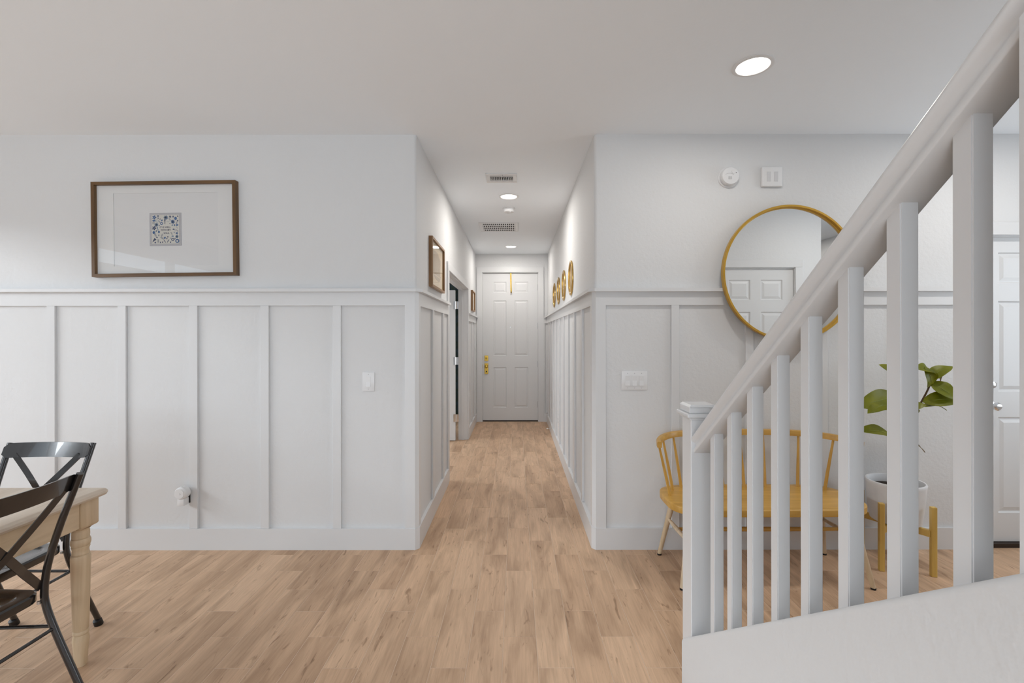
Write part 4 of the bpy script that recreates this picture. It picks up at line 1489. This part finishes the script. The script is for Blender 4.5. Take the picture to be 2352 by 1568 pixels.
stem_pts = [W2L(2.335, 2.868, 0.45), W2L(2.35, 2.86, 0.66), W2L(2.41, 2.85, 0.86), W2L(2.475, 2.84, 0.985), W2L(2.525, 2.84, 1.08), W2L(2.56, 2.84, 1.17)]
bm = B(); tube(bm, spline(stem_pts, 6), 0.008, 10, r2=0.004, up=(0, 1, 0.1)); obj('stem', bm, 'stem', pl)
stem2 = [W2L(2.33, 2.868, 0.45), W2L(2.31, 2.87, 0.72), W2L(2.325, 2.86, 0.93), W2L(2.345, 2.85, 1.12)]
bm = B(); tube(bm, spline(stem2, 6), 0.007, 10, r2=0.004, up=(0, 1, 0.1)); obj('stem', bm, 'stem', pl)


def leaf(base, tip, wid, nrm, droop=0.02, m='leaf', cup=0.18):
    base, tip, nrm = Vector(base), Vector(tip), Vector(nrm)
    ax = (tip - base)
    L_ = ax.length
    ax.normalize()
    side = ax.cross(nrm).normalized()
    up = side.cross(ax).normalized()
    n = 12
    bm = B()
    rows = []
    for i in range(n + 1):
        u = i / n
        w_ = wid / 2 * (math.sin(PI * min(1, u ** 0.85)) ** 0.75) if 0 < i < n else 0.001
        c = base + ax * (L_ * u) + up * (droop * (4 * u * (1 - u)) - droop * 0.6 * u * u)
        row = []
        for k in (-1, -0.5, 0, 0.5, 1):
            row.append(bm.verts.new(c + side * (w_ * k) + up * (abs(k) * w_ * cup + 0.003 * math.sin(9 * u + 3 * k))))
        rows.append(row)
    for a, b in zip(rows[:-1], rows[1:]):
        for k in range(4): bm.faces.new((a[k], a[k + 1], b[k + 1], b[k]))
    bmesh.ops.solidify(bm, geom=bm.faces[:], thickness=0.0012)
    o = obj('leaf', bm, m, pl, ang=80)
    if m == 'leaf':
        bm = B()
        tube(bm, [base + ax * (L_ * i / n * 0.97) + up * (droop * (4 * i / n * (1 - i / n)) - droop * 0.6 * (i / n) ** 2 + 0.001) for i in range(n + 1)], 0.0018, 6, r2=0.0006, up=(0.3, 0.9, 0.1))
        obj('midrib', bm, 'vein', o)
    return o


leaf(W2L(2.345, 2.85, 1.12), W2L(2.205, 2.80, 1.235), 0.085, (0.2, -0.8, 0.6))
leaf(W2L(2.52, 2.84, 1.13), W2L(2.655, 2.82, 1.225), 0.085, (-0.3, -0.5, 0.8))
leaf(W2L(2.55, 2.84, 1.165), W2L(2.42, 2.80, 1.215), 0.095, (0.1, -0.6, 0.8))
leaf(W2L(2.53, 2.84, 1.09), W2L(2.47, 2.79, 1.215), 0.09, (0.1, -1, 0.1))
leaf(W2L(2.54, 2.84, 1.12), W2L(2.625, 2.76, 1.03), 0.11, (0.1, -0.9, 0.35), 0.005)
leaf(W2L(2.48, 2.83, 1.0), W2L(2.68, 2.78, 1.025), 0.10, (0, -0.8, 0.6))
leaf(W2L(2.47, 2.83, 0.97), W2L(2.605, 2.80, 0.965), 0.06, (0, -0.25, 0.95))
leaf(W2L(2.335, 2.85, 1.03), W2L(2.06, 2.79, 0.985), 0.13, (0, -0.9, 0.4), 0.015)
leaf(W2L(2.325, 2.85, 0.99), W2L(2.09, 2.75, 0.955), 0.10, (0, -0.45, 0.9))
leaf(W2L(2.315, 2.86, 0.79), W2L(2.055, 2.78, 0.845), 0.085, (0, -0.65, 0.75))
leaf(W2L(2.33, 2.86, 0.93), W2L(2.44, 2.76, 1.0), 0.09, (0, -0.7, 0.7))
leaf(W2L(2.42, 2.85, 0.88), W2L(2.36, 2.76, 0.98), 0.09, (0, -0.9, 0.4))
leaf(W2L(2.34, 2.85, 1.10), W2L(2.40, 2.78, 1.20), 0.09, (0, -0.8, 0.5))
leaf(W2L(2.37, 2.86, 0.76), W2L(2.505, 2.83, 0.700), 0.03, (0, -0.5, 0.8), m='leaf_dry')
leaf(W2L(2.56, 2.84, 1.165), W2L(2.59, 2.82, 1.13), 0.028, (0, -1, 0.3), m='leaf_dry')
